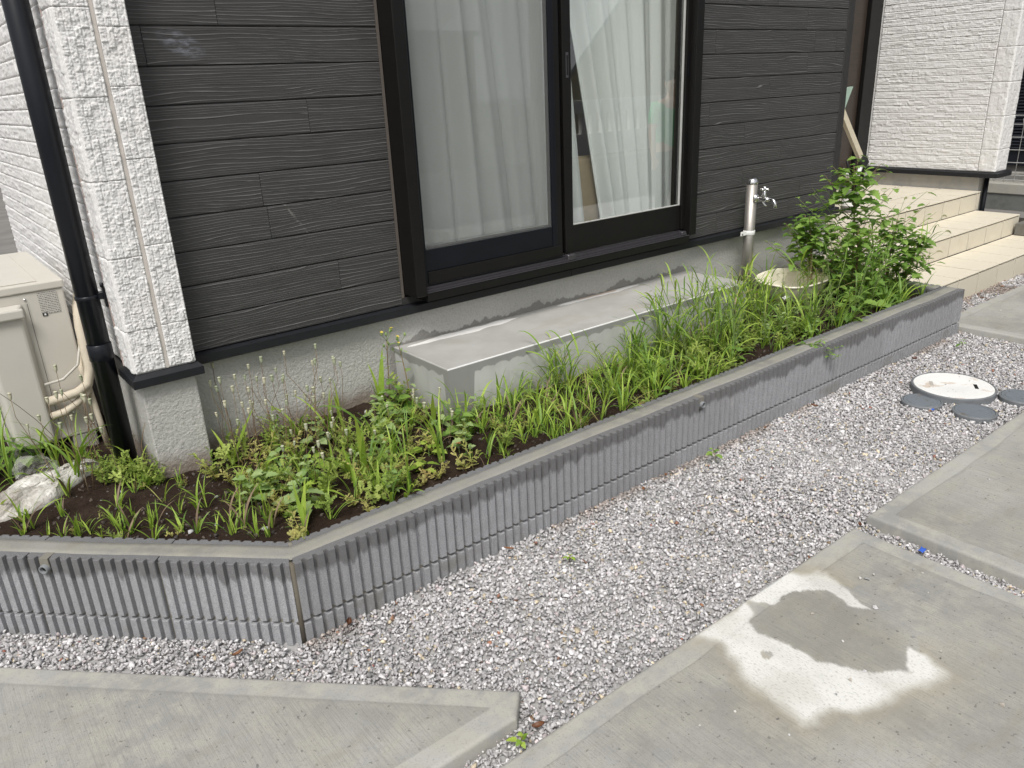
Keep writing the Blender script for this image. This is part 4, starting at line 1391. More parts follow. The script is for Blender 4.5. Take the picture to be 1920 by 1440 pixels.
# ------------------------------------------------------------------ standpipe with tap
MSTEEL = Mat('brushed_steel', 0.48, 0.5, 0.85)
_n = MSTEEL.noise(MSTEEL.vmul(MSTEEL.pos(), (200, 200, 6)), 1.0, 3)
MSTEEL.col(MSTEEL.mix(_n, (0.36, 0.34, 0.31), (0.50, 0.475, 0.44))); MSTEEL = MSTEEL.m
MCHROME = plain('chrome', (0.80, 0.80, 0.80), 0.08, 0.5, 1.0, var=.02)
MBAND = plain('white_plastic', (0.78, 0.78, 0.76), 0.45, 0.4)
TXP, TYP = 3.435, -0.092
tap = tag(empty('garden_standpipe', (TXP, TYP, .2)), 'stainless steel garden standpipe with a chrome tap beside the window', 'standpipe')
put('pole', lathe_me('pole', [(.031, .15), (.031, .872)], 28), MSTEEL, tap, (TXP, TYP, 0))
put('dome_cap', lathe_me('dome_cap', [(.0322, .872), (.0322, .880), (.030, .892), (.024, .901), (.014, .906), (.004, .9075)], 28), MCHROME, tap, (TXP, TYP, 0))
fl = lathe_me('tap_flange', [(.024, 0), (.024, .006), (.017, .014), (.012, .016)], 20)
o = put('tap_flange', fl, MCHROME, tap, (TXP, TYP - .029, .795)); o.rotation_euler = (R(90), 0, 0)
ty = TYP
tb = tube('tap_body', [(TXP, ty - .04, .795), (TXP, ty - .06, .795), (TXP, ty - .075, .793), (TXP, ty - .10, .792), (TXP, ty - .118, .793)], [.011, .011, .0145, .0145, .011], MCHROME, tap, 14)
tube('spout', [(TXP, ty - .116, .793), (TXP, ty - .132, .795), (TXP, ty - .148, .789), (TXP, ty - .158, .772), (TXP, ty - .160, .750)], [.0095, .009, .0085, .0085, .0095], MCHROME, tap, 12)
tube('bonnet', [(TXP, ty - .085, .80), (TXP, ty - .085, .818), (TXP, ty - .085, .832), (TXP, ty - .085, .842)], [.013, .012, .009, .007], MCHROME, tap, 12)
V, F = join_vf([tube_vf([(TXP - .026, ty - .085, .848), (TXP + .026, ty - .085, .848)], .0058, 8), tube_vf([(TXP, ty - .111, .8482), (TXP, ty - .059, .8482)], .0058, 8), tube_vf([(TXP, ty - .085, .838), (TXP, ty - .085, .862)], .009, 10)])
put('cross_handle', mesh('cross_handle', V, F, True), MCHROME, tap)
tube('side_valve', [(TXP + .012, ty - .062, .79), (TXP + .02, ty - .066, .772), (TXP + .022, ty - .075, .758), (TXP + .022, ty - .088, .752)], [.007, .006, .005, .004], MCHROME, tap, 8)
put('clip_band', lathe_me('clip_band', [(.0325, 0), (.0335, .001), (.0335, .025), (.0325, .026)], 28), MBAND, tap, (TXP, TYP, .584))
box('clip_tab', (TXP - .085, TYP - .006, .5845), (TXP - .028, TYP - .001, .6095), MBAND, tap, .002)
put('clip_screw', lathe_me('clip_screw', [(.004, 0), (.004, .002), (.002, .003)], 10), MRAIL, tap, (TXP - .072, TYP - .007, .595)).rotation_euler = (R(90), 0, 0)

# drain pan under the tap
def pan():
    n = 44
    prof = [(.78, .02), (.93, .075), (.985, .105), (1.0, .112), (1.0, .106), (.985, .095), (1.0, .112)]
    prof = [(.60, .0), (.80, .02), (.94, .09), (.97, .104), (1.0, .106), (.985, .114), (.955, .114), (.925, .104), (.86, .05), (.74, .022), (.4, .016), (.02, .014)]
    V, F = [], []
    for r, z in prof:
        for k in range(n):
            a = 2 * math.pi * k / n
            c, s = math.cos(a), math.sin(a)
            q = (abs(c) ** 3.2 + abs(s) ** 3.2) ** (-1 / 3.2)
            V.append((c * q * r * .215, s * q * r * .175, z + (.020 * max(0, s) ** 2 if z > .08 else 0)))
    for i in range(len(prof) - 1):
        for k in range(n):
            F.append((i * n + k, i * n + (k + 1) % n, (i + 1) * n + (k + 1) % n, (i + 1) * n + k))
    F.append(tuple(range(n))[::-1]); F.append(tuple((len(prof) - 1) * n + k for k in range(n)))
    me = mesh('drain_pan', V, F, True)
    o = put('drain_pan', me, plain('cream_resin', (0.82, 0.765, 0.63), 0.4, 0.45), None, (3.605, -.295, .214))
    tag(o, 'cream drain pan in the weeds below the tap', 'drain pan')
pan()

# ------------------------------------------------------------------ air conditioner outdoor unit
ac = tag(empty('air_conditioner_unit', (-.17, .8, .2)), 'beige air conditioner outdoor unit beside the black downpipe', 'air conditioner')
MAC = plain('beige_steel', (0.56, 0.535, 0.475), 0.45, 0.4, var=.04, scale=8)
MACD = plain('beige_steel_cover', (0.52, 0.50, 0.45), 0.5, 0.4, var=.04, scale=8)
box('casing', (-.320, .402, .268), (-.022, 1.19, .838), MAC, ac, .006, 2)
box('top_panel', (-.326, .396, .8385), (-.016, 1.196, .868), MAC, ac, .005, 2)
box('top_rib', (-.250, .43, .8685), (-.095, 1.16, .8715), MAC, ac, .002)
# valve cover on the end facing the path
V = [(-.312, .4015, .262), (-.160, .4015, .262), (-.160, .4015, .806), (-.312, .4015, .806), (-.296, .362, .285), (-.176, .362, .285), (-.176, .372, .792), (-.296, .372, .792)]
me = mesh('valve_cover', V, [(0, 1, 5, 4), (1, 2, 6, 5), (2, 3, 7, 6), (3, 0, 4, 7), (4, 5, 6, 7), (3, 2, 1, 0)]); fix(me)
vc = put('valve_cover', me, MACD, ac)
md = vc.modifiers.new('bevel', 'BEVEL'); md.width = .008; md.segments = 2
box('cover_grip', (-.300, .352, .760), (-.166, .3705, .795), MACD, vc, .006, 2)
for x in (-.152, -.146, -.142): box('panel_seam', (x, .4008, .30), (x + .0015, .402, .80), MRAIL if x == -.146 else MAC, ac)
for x in (-.345, -.335): box('panel_seam', (x + .03, .4005, .30), (x + .032, .4018, .80), MRAIL, ac)
scr = lathe_me('screw', [(.005, 0), (.005, .002), (.003, .0035)], 10)
for x, z in ((-.149, .815), (-.112, .552), (-.09, .362), (-.25, .652), (-.035, .30), (-.175, .278)):
    o = put('screw', scr, MCHROME, ac, (x, .4012, z)); o.rotation_euler = (R(90), 0, 0)
# rating label: rows of fine print, flat
ML = Mat('rating_label', 0.5, 0.3)
_x, _y, _z = ML.sep(ML.pos())
_r = ML.math('FRACT', ML.math('MULTIPLY', _z, 160.0))
_t = ML.noise(ML.vec(ML.math('MULTIPLY', _x, 420.0), ML.math('FLOOR', ML.math('MULTIPLY', _z, 160.0)), 0.0), 1.0, 1)
_f = ML.math('MULTIPLY', ML.step(_r, .45, .55), ML.step(_t, .44, .50))
ML.col(ML.mix(_f, (0.55, 0.53, 0.48), (0.10, 0.10, 0.10)))
lab = box('rating_label', (-.108, .4004, .752), (-.046, .4016, .832), ML.m, ac)
MBLK = plain('print_black', (0.03, 0.03, 0.03), 0.5, 0.3)
box('label_mark', (-.106, .3998, .745), (-.090, .4003, .758), MBLK, lab)
box('label_mark', (-.101, .3993, .748), (-.095, .3997, .755), plain('print_white', (.7, .7, .68), .5, .3), lab)
for x in (-.315, -.115):
    box('foot', (x, .405, .205), (x + .085, .47, .2675), plain('foot_grey', (0.36, 0.35, 0.32), .7, .2), ac, .004)
box('foot', (-.30, 1.1, .205), (-.05, 1.17, .2675), MTRIM, ac, .004)
MHOSE = plain('beige_pipe_wrap', (0.55, 0.49, 0.39), 0.6, 0.3, bump=.3)
tube('refrigerant_hose', [(-.165, .375, .435), (-.12, .36, .442), (-.065, .352, .452), (-.025, .352, .475), (-.006, .36, .53), (-.004, .375, .60), (.0, .40, .68), (.012, .43, .75), (.035, .46, .80), (.068, .48, .82)], .0175, MHOSE, ac, 12)
tube('refrigerant_hose', [(-.165, .378, .375), (-.12, .365, .385), (-.075, .358, .410), (-.035, .362, .440), (-.012, .375, .49), (-.008, .40, .56), (-.004, .42, .63)], .015, MHOSE, ac, 12)
tube('drain_hose', [(-.03, .42, .60), (-.022, .385, .45), (-.015, .37, .32), (-.01, .36, .21)], .011, MHOSE, ac, 10)
tube('cable', [(-.16, .38, .50), (-.10, .362, .51), (-.04, .37, .55), (.0, .40, .66), (.06, .45, .78)], .005, plain('grey_cable', (.5, .48, .43), .6, .3), ac, 8)

# crumpled plastic sack lying on the soil
def sack():
    n = 90
    u = np.linspace(-1, 1, n); U, Vv = np.meshgrid(u, u, indexing='ij')
    # squircle disc
    A = U * np.sqrt(1 - Vv ** 2 / 2); B = Vv * np.sqrt(1 - U ** 2 / 2)
    r = np.hypot(A, B)
    ax = np.array([.86, .51]); bx = np.array([-.40, .92])
    cx, cy = -.285, .075
    wx = A * .235 + (vnoise(A * 3, B * 3, 4) - .5) * .05; wy = B * .082 + (vnoise(A * 3, B * 3, 6) - .5) * .04
    X = cx + wx * ax[0] + wy * bx[0]; Y = cy + wx * ax[1] + wy * bx[1]
    fold = np.abs(fbm(A * 4 + B, B * 9, 12, 4) - .5) * 2
    fold2 = np.abs(fbm(A * 11, B * 22, 15, 3) - .5) * 2
    H = .048 * np.sqrt(np.clip(1 - r ** 2, 0, 1)) * (.75 + .5 * vnoise(A * 2, B * 2, 9)) + np.clip(1 - r ** 6, 0, 1) * (.022 * (.5 - fold) + .009 * (.5 - fold2))
    Zt = SOILZ + .004 + np.clip(H, .002, 1)
    Zb = SOILZ - .012 + 0 * Zt
    V = np.concatenate([np.stack([X, Y, Zt], -1).reshape(-1, 3), np.stack([X, Y, Zb], -1).reshape(-1, 3)])
    F = grid_faces(n, n)
    idx = np.arange(n * n).reshape(n, n)
    loop = np.concatenate([idx[:, 0], idx[-1, 1:], idx[-2::-1, -1], idx[0, -2:0:-1]])
    Fs = np.stack([loop, loop + n * n, np.roll(loop, -1) + n * n, np.roll(loop, -1)], 1)
    me = mesh_np('plastic_sack', V, np.concatenate([F, F[:, ::-1] + n * n, Fs]), True)
    m = Mat('crumpled_plastic', 0.28, 0.5)
    nz = m.noise(m.vmul(m.pos(), (60, 60, 60)), 1.0, 4, .6)
    m.col(m.mix(m.step(m.noise(m.pos(), 9, 4), .4, .65), (0.70, 0.68, 0.64), (0.36, 0.33, 0.29)))
    m.nrm(m.bump(nz, .7, .01))
    o = put('plastic_sack', me, m.m)
    tag(o, 'crumpled dirty white plastic sack lying on the soil before the air conditioner', 'plastic sack')
    # clear torn film standing up at one end
    nn = 34
    A, B = np.meshgrid(np.linspace(0, 1, nn), np.linspace(0, 1, nn), indexing='ij')
    X = -.345 + A * .13 + (fbm(A * 3, B * 3, 3) - .5) * .06; Y = .18 + (fbm(A * 4, B * 4, 5) - .5) * .09
    Z = SOILZ + .01 + B * (.055 + .05 * np.sin(A * 3.1)) + (fbm(A * 6, B * 6, 8) - .5) * .02
    mm = m_cover('clear_film', (0.62, 0.62, 0.58), .28)
    put('torn_film', mesh_np('torn_film', np.stack([X, Y, Z], -1).reshape(-1, 3), grid_faces(nn, nn), True), mm, o)
sack()

# ------------------------------------------------------------------ manhole covers
def cover_mat(name, base, dirt, rustc, sc, th):
    m = Mat(name, 0.6, 0.3)
    P = m.pos()
    n1 = m.noise(P, sc, 5, .65); n2 = m.noise(P, sc * 4.5, 3, .6)
    c = m.mix(m.noise(P, 90, 3), tuple(x * .93 for x in base), tuple(min(.85, x * 1.06) for x in base))
    c = m.mix(m.math('MULTIPLY', m.step(n1, th, th + .09), .75), c, dirt)
    c = m.mix(m.math('MULTIPLY', m.step(n2, .66, .72), .85), c, rustc)
    ck = m.vor(P, 95, 0, 'F1', 0.0)
    m.col(c); m.nrm(m.bump(m.math('ADD', m.math('MULTIPLY', m.step(ck, .30, .42), 0.8), n2), .45, .002))
    return m.m
def manhole(cx, cy, r, z, mat, rim, label, slots=False, rot=0.4):
    root = tag(empty('manhole_cover', (cx, cy, 0)), label, 'manhole cover', 'access covers in the gravel')
    autosmooth(put('rim', lathe_me('rim', [(r - .012, -.03), (r, -.03), (r, z - .004), (r - .003, z), (r - .008, z), (r - .009, z - .006), (r - .012, z - .006)], 64), rim, root, (cx, cy, 0)), 25)
    prof = [(r - .010, z - .012), (r - .010, z - .0015), (r - .012, z), (r - .022, z), (r - .0225, z - .0012), (r - .0245, z - .0012), (r - .025, z), (.3 * r, z + .0008), (.28 * r, z), (.002, z)]
    autosmooth(put('lid', lathe_me('lid', prof, 64), mat, root, (cx, cy, 0)), 20)
    if slots:
        for s in (-1, 1):
            a = rot
            o = box('lift_slot', (-.030, -.008, z + .0002), (.030, .008, z + .0012), MBLACKIN if s < 0 else plain('dusty_slot', (.42, .39, .35), .8, .1), root, .0003)
            o.matrix_parent_inverse = Matrix.Translation(-wloc(root))
            o.location = (cx + math.cos(a + math.pi / 2) * s * r * .52, cy + math.sin(a + math.pi / 2) * s * r * .52, 0)
            o.rotation_euler = (0, 0, a)
    return root
MWHT = cover_mat('white_cover', (0.74, 0.735, 0.715), (0.52, 0.42, 0.33), (0.13, 0.09, 0.07), 9, .55)
MGRY = cover_mat('grey_cover', (0.155, 0.175, 0.195), (0.15, 0.115, 0.075), (0.10, 0.07, 0.045), 11, .56)
MRIMG = plain('grey_rim', (0.17, 0.18, 0.19), .6, .3, var=.2, scale=30)
manhole(*MANHOLES[0], .026, MWHT, MRIMG, 'large white round access cover with lifting slots in the gravel', True, .55)
manhole(*MANHOLES[1], .005, MGRY, MRIMG, 'small grey access cover nearest the block wall, dirt in its middle')
manhole(*MANHOLES[2], .010, MGRY, MRIMG, 'small grey access cover nearest the concrete slab in front of the white one')
manhole(*MANHOLES[3], .013, MGRY, MRIMG, 'small grey access cover at the right edge, touching the white one')

# ------------------------------------------------------------------ small litter: dead leaves, loose stones, scraps
def leaf_curl(L, W, curl, seed):
    n, m = 7, 5
    rg = np.random.default_rng(seed)
    V = []
    for i in range(n):
        t = i / (n - 1)
        w = W * math.sin(math.pi * min(1, t * .93 + .04)) ** .8
        for j in range(m):
            s = j / (m - 1) * 2 - 1
            V.append(((t - .5) * L, s * w * .5, curl * L * (s * s * .5 + (t - .5) ** 2 * 1.2) + rg.uniform(-.04, .04) * L * .3))
    return mesh('dead_leaf', V, [tuple(int(q) for q in f) for f in grid_faces(n, m, True)], True)
DL = [leaf_curl(.045, .024, .35, 1), leaf_curl(.036, .020, .6, 2), leaf_curl(.05, .02, .2, 3)]
for d_ in DL: d_.materials.append(LDEAD)
spots = [(-.001, -.925, 'reddish dead leaf against the angled block wall, nearest the corner'), (-.404, -.520, 'dead leaf against the angled block wall at the left edge'),
         (.295, -1.012, 'dead leaf at the foot of the block wall beside the corner'), (.525, -1.025, 'dead leaf at the foot of the wall, second after the corner'), (.886, -1.02, 'dead leaf at the wall foot left of the weep pipe'),
         (1.516, -1.045, 'brown leaf on the gravel below the middle of the wall'), (1.66, -1.03, 'dark leaf tucked at the wall foot below the weep pipe'), (2.307, -1.03, 'orange brown leaf by the wall foot'),
         (2.672, -1.04, 'pale brown leaf by the wall foot left of the covers'), (3.05, -1.045, 'dead leaf at the wall foot behind the white cover'), (3.60, -1.05, 'dead leaf at the wall foot near its far end'),
         (1.558, -1.712, 'red brown leaf against the near slab edge'), (1.41, -1.665, 'brown leaf on the gravel above the white slab stain'), (1.86, -1.712, 'dark leaf in the gap where the two slabs meet'), (2.62, -1.69, 'dead leaf against the far slab edge'),
         (5.05, -.79, 'dead leaf on the gravel strip before the steps'), (5.45, -.76, 'red brown leaf on the gravel strip before the steps, farther right'), (3.70, -1.50, 'dead leaf on the gravel behind the right-hand grey cover'), (.46, -1.675, 'reddish leaf in the gap beside the left slab tip'), (.30, -1.665, 'small dead leaf in the narrow gravel gap at the bottom')]
spots = [q for k, q in enumerate(spots) if k not in (1, 3, 9, 12, 14, 17, 19)]
for i, (x, y, lb) in enumerate(spots):
    o = put('dead_leaf', DL[i % 3], None, None, (x, y, .008))
    o.rotation_euler = (random.uniform(-.3, .3), random.uniform(-.3, .3), random.uniform(0, 6.3)); s = random.uniform(.45, .8); o.scale = (s, s, s)
    tag(o, lb, 'dead leaf', 'dead leaves on the gravel')
chip_me = []
for i, (V, F) in enumerate(CHIPS[:6]):
    me = mesh('loose_stone', V, F); chip_me.append(me)
    m = plain('loose_stone_%d' % i, ((.52, .5, .47), (.30, .3, .3), (.62, .6, .58), (.17, .16, .15), (.42, .38, .33), (.55, .54, .55))[i], .8, .2, var=.15, scale=200)
    me.materials.append(m)
stones = [(1.541, -1.886, 9), (1.552, -1.903, 9), (1.588, -1.903, 8), (1.443, -1.987, 11), (1.289, -1.887, 7), (1.343, -1.992, 5), (1.247, -2.001, 6), (1.400, -2.114, 6), (1.396, -2.189, 5), (1.181, -2.097, 8), (1.127, -2.09, 7), (.883, -2.047, 6), (.828, -1.968, 5),
          (1.701, -1.968, 5), (1.702, -1.995, 6), (.863, -2.092, 5), (1.315, -2.367, 8), (1.371, -2.199, 5), (.731, -1.94, 4), (1.057, -2.094, 4), (1.62, -2.05, 4), (2.45, -1.88, 6), (2.30, -1.93, 5), (4.9, -1.1, 9), (4.75, -1.02, 6), (5.1, -1.15, 6)]
for i, (x, y, s) in enumerate(stones):
    s *= .001
    o = put('loose_stone', chip_me[(i * 5 + 2) % 6], None, None, (x, y, SLAB_Z + s * .45)); o.scale = (s, s, s); o.rotation_euler = (0, 0, i * 1.7)
    tag(o, 'small loose stone lying on the bare concrete slab', 'stone', 'loose stones on the slabs')
MBLUE = plain('blue_plastic', (.04, .12, .55), .4, .4)
def scrap(name, loc, s, mat, label, cat):
    rg = np.random.default_rng(int(loc[0] * 1000))
    n = 8
    A, B = np.meshgrid(np.linspace(-1, 1, n), np.linspace(-1, 1, n), indexing='ij')
    Z = (fbm(A * 2 + 9, B * 2, 5) - .3) * .9
    V = np.stack([A * s, B * s * .6, Z * s * .7], -1).reshape(-1, 3)
    o = put(name, mesh_np(name, V, grid_faces(n, n)), mat, None, loc)
    sm = o.modifiers.new('thick', 'SOLIDIFY'); sm.thickness = .0012
    tag(o, label, cat)
scrap('plastic_scrap', (1.852, -1.925, .014), .014, MBLUE, 'blue plastic scrap in the gravel gap between the slabs', 'scrap')
scrap('plastic_scrap', (3.00, -1.425, .010), .009, MBLUE, 'tiny blue scrap in front of the small grey cover', 'scrap')
scrap('paper_scrap', (3.36, -.41, .275), .028, plain('white_paper', (.8, .8, .8), .7, .2), 'white scrap caught in the weeds before the drain pan', 'scrap')

# ------------------------------------------------------------------ things in the porch
MPALE = plain('pale_wood', (0.62, 0.56, 0.43), .5, .3)
st = tag(empty('folding_stand', (5.6, .5, .452)), 'folded pale stand with black joints in the porch behind the tall weed', 'folding stand')
def bar(name, a, b, w, d, mat):
    a, b = Vector(a), Vector(b); t = (b - a).normalized()
    u = t.cross(Vector((0, 1, 0))).normalized() * (w / 2); v = t.cross(u).normalized() * (d / 2)
    V = [p + su * u + sv * v for p in (a, b) for su, sv in ((-1, -1), (1, -1), (1, 1), (-1, 1))]
    me = mesh(name, V, [(0, 1, 5, 4), (1, 2, 6, 5), (2, 3, 7, 6), (3, 0, 4, 7), (3, 2, 1, 0), (4, 5, 6, 7)]); fix(me)
    return put(name, me, mat, st)
bar('slat', (5.33, .5, 1.175), (5.71, .5, .775), .05, .03, MPALE)
bar('joint', (5.68, .5, .805), (5.75, .5, .735), .075, .06, MTRIM)
tube('leg_tube', [(5.72, .5, .75), (5.61, .48, .62)], .017, MBAND, st)
bar('joint', (5.63, .48, .645), (5.56, .47, .60), .06, .05, MTRIM)
tube('leg_tube', [(5.58, .47, .61), (5.38, .46, .735)], .017, MBAND, st)
tube('support_rod', [(5.60, .48, .62), (5.48, .40, .46)], .012, MTRIM, st)
tube('support_rod', [(5.72, .5, .75), (5.80, .58, .46)], .012, MTRIM, st)
tube('strap', [(5.40, .45, .80), (5.46, .44, .68), (5.55, .45, .62), (5.60, .47, .63)], .008, MTRIM, st)
V = [(5.37, .5, 1.33), (5.47, .5, 1.335), (5.36, .5, 1.14), (5.37, .52, 1.33), (5.47, .52, 1.335), (5.36, .52, 1.14)]
put('green_flap', mesh('green_flap', V, [(0, 1, 2), (5, 4, 3), (0, 3, 4, 1), (1, 4, 5, 2), (2, 5, 3, 0)]), plain('pale_green_cloth', (.36, .48, .40), .7, .2), st)
can = tag(empty('canister', (5.23, .30, .452)), 'grey canister with a white label on the porch behind the tall weed', 'canister')
put('body', lathe_me('body', [(.055, .453), (.058, .458), (.058, .585), (.05, .600), (.03, .612)], 24), plain('grey_tin', (.16, .155, .15), .5, .4), can, (5.23, .30, 0))
put('label_band', lathe_me('label_band', [(.0586, .50), (.0588, .502), (.0588, .56), (.0586, .562)], 24), MBAND, can, (5.23, .30, 0))
kb = box('curb_block', (6.62, -.46, .149), (7.3, -.36, .245), m_concrete('dark_curb', (.15, .145, .135)), None, .006)
tag(kb, 'dark stone curb lying across the end of the middle step', 'curb')

# ------------------------------------------------------------------ boundary at the far right
bw = tag(empty('boundary_wall', (9.1, .6, 0)), 'dark weathered concrete retaining wall behind the steps at the right edge', 'retaining wall')
MDAMP = m_concrete('damp_concrete', (.14, .145, .14)); MCAP = m_concrete('weathered_cap', (.33, .32, .29)); MCB = m_concrete('old_block', (.27, .265, .25))
box('lower_wall', (9.0, -3.0, -.05), (9.25, 4.0, .135), MDAMP, bw)
box('cap', (8.985, -3.0, .1355), (9.26, 4.0, .245), MCAP, bw, .008)
nb = empty('block_row', (9.9, .6, 0), bw)
for i in range(18):
    for r in range(2):
        box('block', (9.60, -2.8 + i * .4 + .2 * r, .246 + r * .2 - .35), (9.75, -2.8 + i * .4 + .2 * r + .392, .246 + r * .2 - .158), MCB, nb, .004)
fe = tag(empty('mesh_fence', (9.12, .6, .245)), 'galvanised wire mesh fence on the retaining wall', 'fence')
MWIRE = plain('galvanised_wire', (.60, .60, .58), .4, .4, .5)
for i in range(61):
    y = -2.4 + i * .1
    tube('vertical_wire', [(9.12, y, .246), (9.12, y, .84), (9.09, y, .88), (9.12, y, .93)], .0035, MWIRE, fe, 6)
for z in (.27, .32, .45, .58, .71, .84, .93):
    tube('horizontal_wire', [(9.115 if z < .9 else 9.12, -2.4, z), (9.115 if z < .9 else 9.12, 3.6, z)], .0042, MWIRE, fe, 6)
for y in (-2.4, -.4, 1.6, 3.6):
    tube('post', [(9.14, y, .20), (9.14, y, .95)], .02, MWIRE, fe, 10)
lv = tag(empty('louvre_shutter', (10.2, .6, .4)), 'black louvred shutter of the neighbouring building at the right edge', 'shutter')
MLOUV = plain('black_louvre', (.010, .012, .017), .4, .4)
for i in range(64):
    z = .50 + i * .035
    me = mesh('slat', [(10.2, -2.2, z), (10.2, 4.2, z), (10.225, 4.2, z + .031), (10.225, -2.2, z + .031), (10.235, -2.2, z + .002), (10.235, 4.2, z + .002)], [(0, 1, 2, 3), (3, 2, 5, 4), (4, 5, 1, 0)])
    put('slat', me, MLOUV, lv)
box('backing', (10.24, -2.2, .30), (10.3, 4.2, 2.8), MLOUV, lv)
nh = box('neighbour_wall', (10.305, -2.6, -.05), (10.6, 4.6, 3.2), MCB)
tag(nh, 'grey rendered wall of the neighbouring building behind the black shutter', 'wall')
# ------------------------------------------------------------------ plants
PR = random.Random(21)
def U(a, b): return PR.uniform(a, b)

SINK = None
class Spot:
    def __init__(self, loc): self.loc = Vector(loc)

class Mass:
    """uncountable growth: every piece real geometry, joined into one object"""
    def __init__(self, name, label, cat):
        self.args = (name, label, cat); self.items = []
    def __enter__(self):
        global SINK
        SINK = self; return self
    def __exit__(self, *a):
        global SINK
        SINK = None
        self.flush()
    def add(self, me, M): self.items.append((me, M))
    def flush(self):
        cache = {}; mats = []
        Vs, Fs, Ms, Cs = [], [], [], []
        off = 0
        for me, M in self.items:
            if me.name not in cache:
                me.calc_loop_triangles()
                v = np.empty(len(me.vertices) * 3, np.float32); me.vertices.foreach_get('co', v)
                t = np.empty(len(me.loop_triangles) * 3, np.int32); me.loop_triangles.foreach_get('vertices', t)
                mt = me.materials[0]
                if mt not in mats: mats.append(mt)
                cache[me.name] = (v.reshape(-1, 3), t.reshape(-1, 3), mats.index(mt))
            v, t, mi = cache[me.name]
            A = np.array(M)
            Vs.append(v @ A[:3, :3].T + A[:3, 3]); Fs.append(t + off); Ms.append(np.full(len(t), mi, np.int32)); Cs.append(np.full(len(v), PR.random(), np.float32))
            off += len(v)
        name, label, cat = self.args
        me = mesh_np(name, np.concatenate(Vs), np.concatenate(Fs), True)
        for mt in mats: me.materials.append(mt)
        me.polygons.foreach_set('material_index', np.concatenate(Ms)[:len(me.polygons)])
        attr_color(me, 'vary', np.concatenate(Cs))
        tag(put(name, me), label, cat, kind='stuff')

def kid(root, name, me, loc=(0, 0, 0), rot=(0, 0, 0), s=1.0, parent=None):
    if SINK is not None:
        sc = (s, s, s) if not hasattr(s, '__len__') else s
        SINK.add(me, Matrix.LocRotScale(root.loc + Vector(loc), Euler(rot), Vector(sc)))
        return Spot(root.loc + Vector(loc))
    o = bpy.data.objects.new(name, me)
    COL.objects.link(o)
    o.parent = parent or root
    o.location = loc
    o.rotation_euler = rot
    o.scale = (s, s, s) if not hasattr(s, '__len__') else s
    return o

def root_at(name, x, y, label, cat, group, dz=-.004, z=None):
    zz = float(soil_h(np.array([x]), np.array([y]))[0]) + dz if z is None else z
    if SINK is not None: return Spot((x, y, zz))
    return tag(empty(name, (x, y, zz)), label, cat, group)

def blade_me(L, W, a0, bend, fold=.22, n=8, mat=None, twist=0.0, acc=1.6):
    V = []
    x = z = 0.0; ds = L / n; a = a0
    for i in range(n + 1):
        t = i / n
        w = W * (0.55 + .9 * t) if t < .35 else W * .865 * (1 - ((t - .35) / .65) ** 1.8)
        w = max(w, 0.0) * .5
        nx, nz = -math.cos(a), math.sin(a)
        tw = twist * t
        cy, sy = math.cos(tw), math.sin(tw)
        if i == n:
            V.append((x, 0, z))
        else:
            V += [(x + nx * w * sy, -w * cy, z + nz * w * sy), (x - nx * W * fold * .5 * (1 - t), 0, z - nz * W * fold * .5 * (1 - t)), (x - nx * w * sy, w * cy, z - nz * w * sy)]
        x += math.sin(a) * ds; z += math.cos(a) * ds
        a += bend / n * (acc * t + (1 - acc / 2))
    F = []
    for i in range(n - 1):
        b = i * 3
        F += [(b, b + 1, b + 4, b + 3), (b + 1, b + 2, b + 5, b + 4)]
    b = (n - 1) * 3
    F += [(b, b + 1, 3 * n), (b + 1, b + 2, 3 * n)]
    me = mesh('blade', V, F, True)
    me.materials.append(mat or LGRASS)
    return me

def blades(n, L, W, a0, bend, mats, seed):
    r = random.Random(seed)
    return [blade_me(r.uniform(*L), r.uniform(*W), r.uniform(*a0), r.uniform(*bend), r.uniform(.1, .35), 8, mats[i % len(mats)], r.uniform(-.9, .9)) for i in range(n)]
B_SHORT = blades(8, (.05, .10), (.0045, .0075), (.1, .6), (.5, 1.8), [LGRASS, LGRASS, LGRASSD], 1)
B_ARCH = blades(12, (.13, .24), (.0075, .0120), (.05, .45), (1.2, 2.5), [LGRASS, LGRASS, LGRASSD], 2)
B_STRAW = blades(5, (.08, .20), (.004, .008), (.2, .9), (.6, 2.2), [LSTRAW, LDRY], 8)
B_ARCH += B_STRAW[:2]
B_SHORT += B_STRAW[2:3]
B_LONG = blades(8, (.20, .32), (.009, .015), (.05, .35), (1.0, 2.3), [LGRASS, LGRASSD], 3)
B_SPEAR = blades(6, (.12, .20), (.015, .022), (.03, .22), (.1, .7), [LGRASS], 4)
B_DARK = blades(8, (.15, .28), (.008, .013), (.1, .5), (1.0, 2.4), [LGRASSD, LGRASSD, LWEED], 5)

def clump(x, y, label, group, kind='arch', n=None, s=1.0, dark=False, lean=None):
    nm = 'grass_tuft' if kind == 'short' else 'grass_clump'
    root = root_at(nm, x, y, label, 'grass', group)
    pool = {'short': B_SHORT, 'arch': B_ARCH, 'long': B_LONG, 'spear': B_SPEAR}[kind]
    if dark: pool = B_DARK
    n = n or {'short': PR.randint(5, 9), 'arch': PR.randint(7, 12), 'long': PR.randint(7, 12), 'spear': PR.randint(2, 4)}[kind]
    for i in range(n):
        az = U(0, 6.283) if lean is None else lean + U(-1.0, 1.0)
        k = s * U(.7, 1.15)
        kid(root, 'blade', PR.choice(pool), (U(-.008, .008), U(-.008, .008), 0), (U(-.12, .12), U(-.15, .25), az), k)
    return root

def curve_pts(h, lean, az, n=7, sag=0.0):
    pts = []
    for i in range(n):
        t = i / (n - 1)
        r = lean * h * (t ** 1.6)
        pts.append(Vector((math.cos(az) * r, math.sin(az) * r, h * (t - sag * t ** 3))))
    return pts

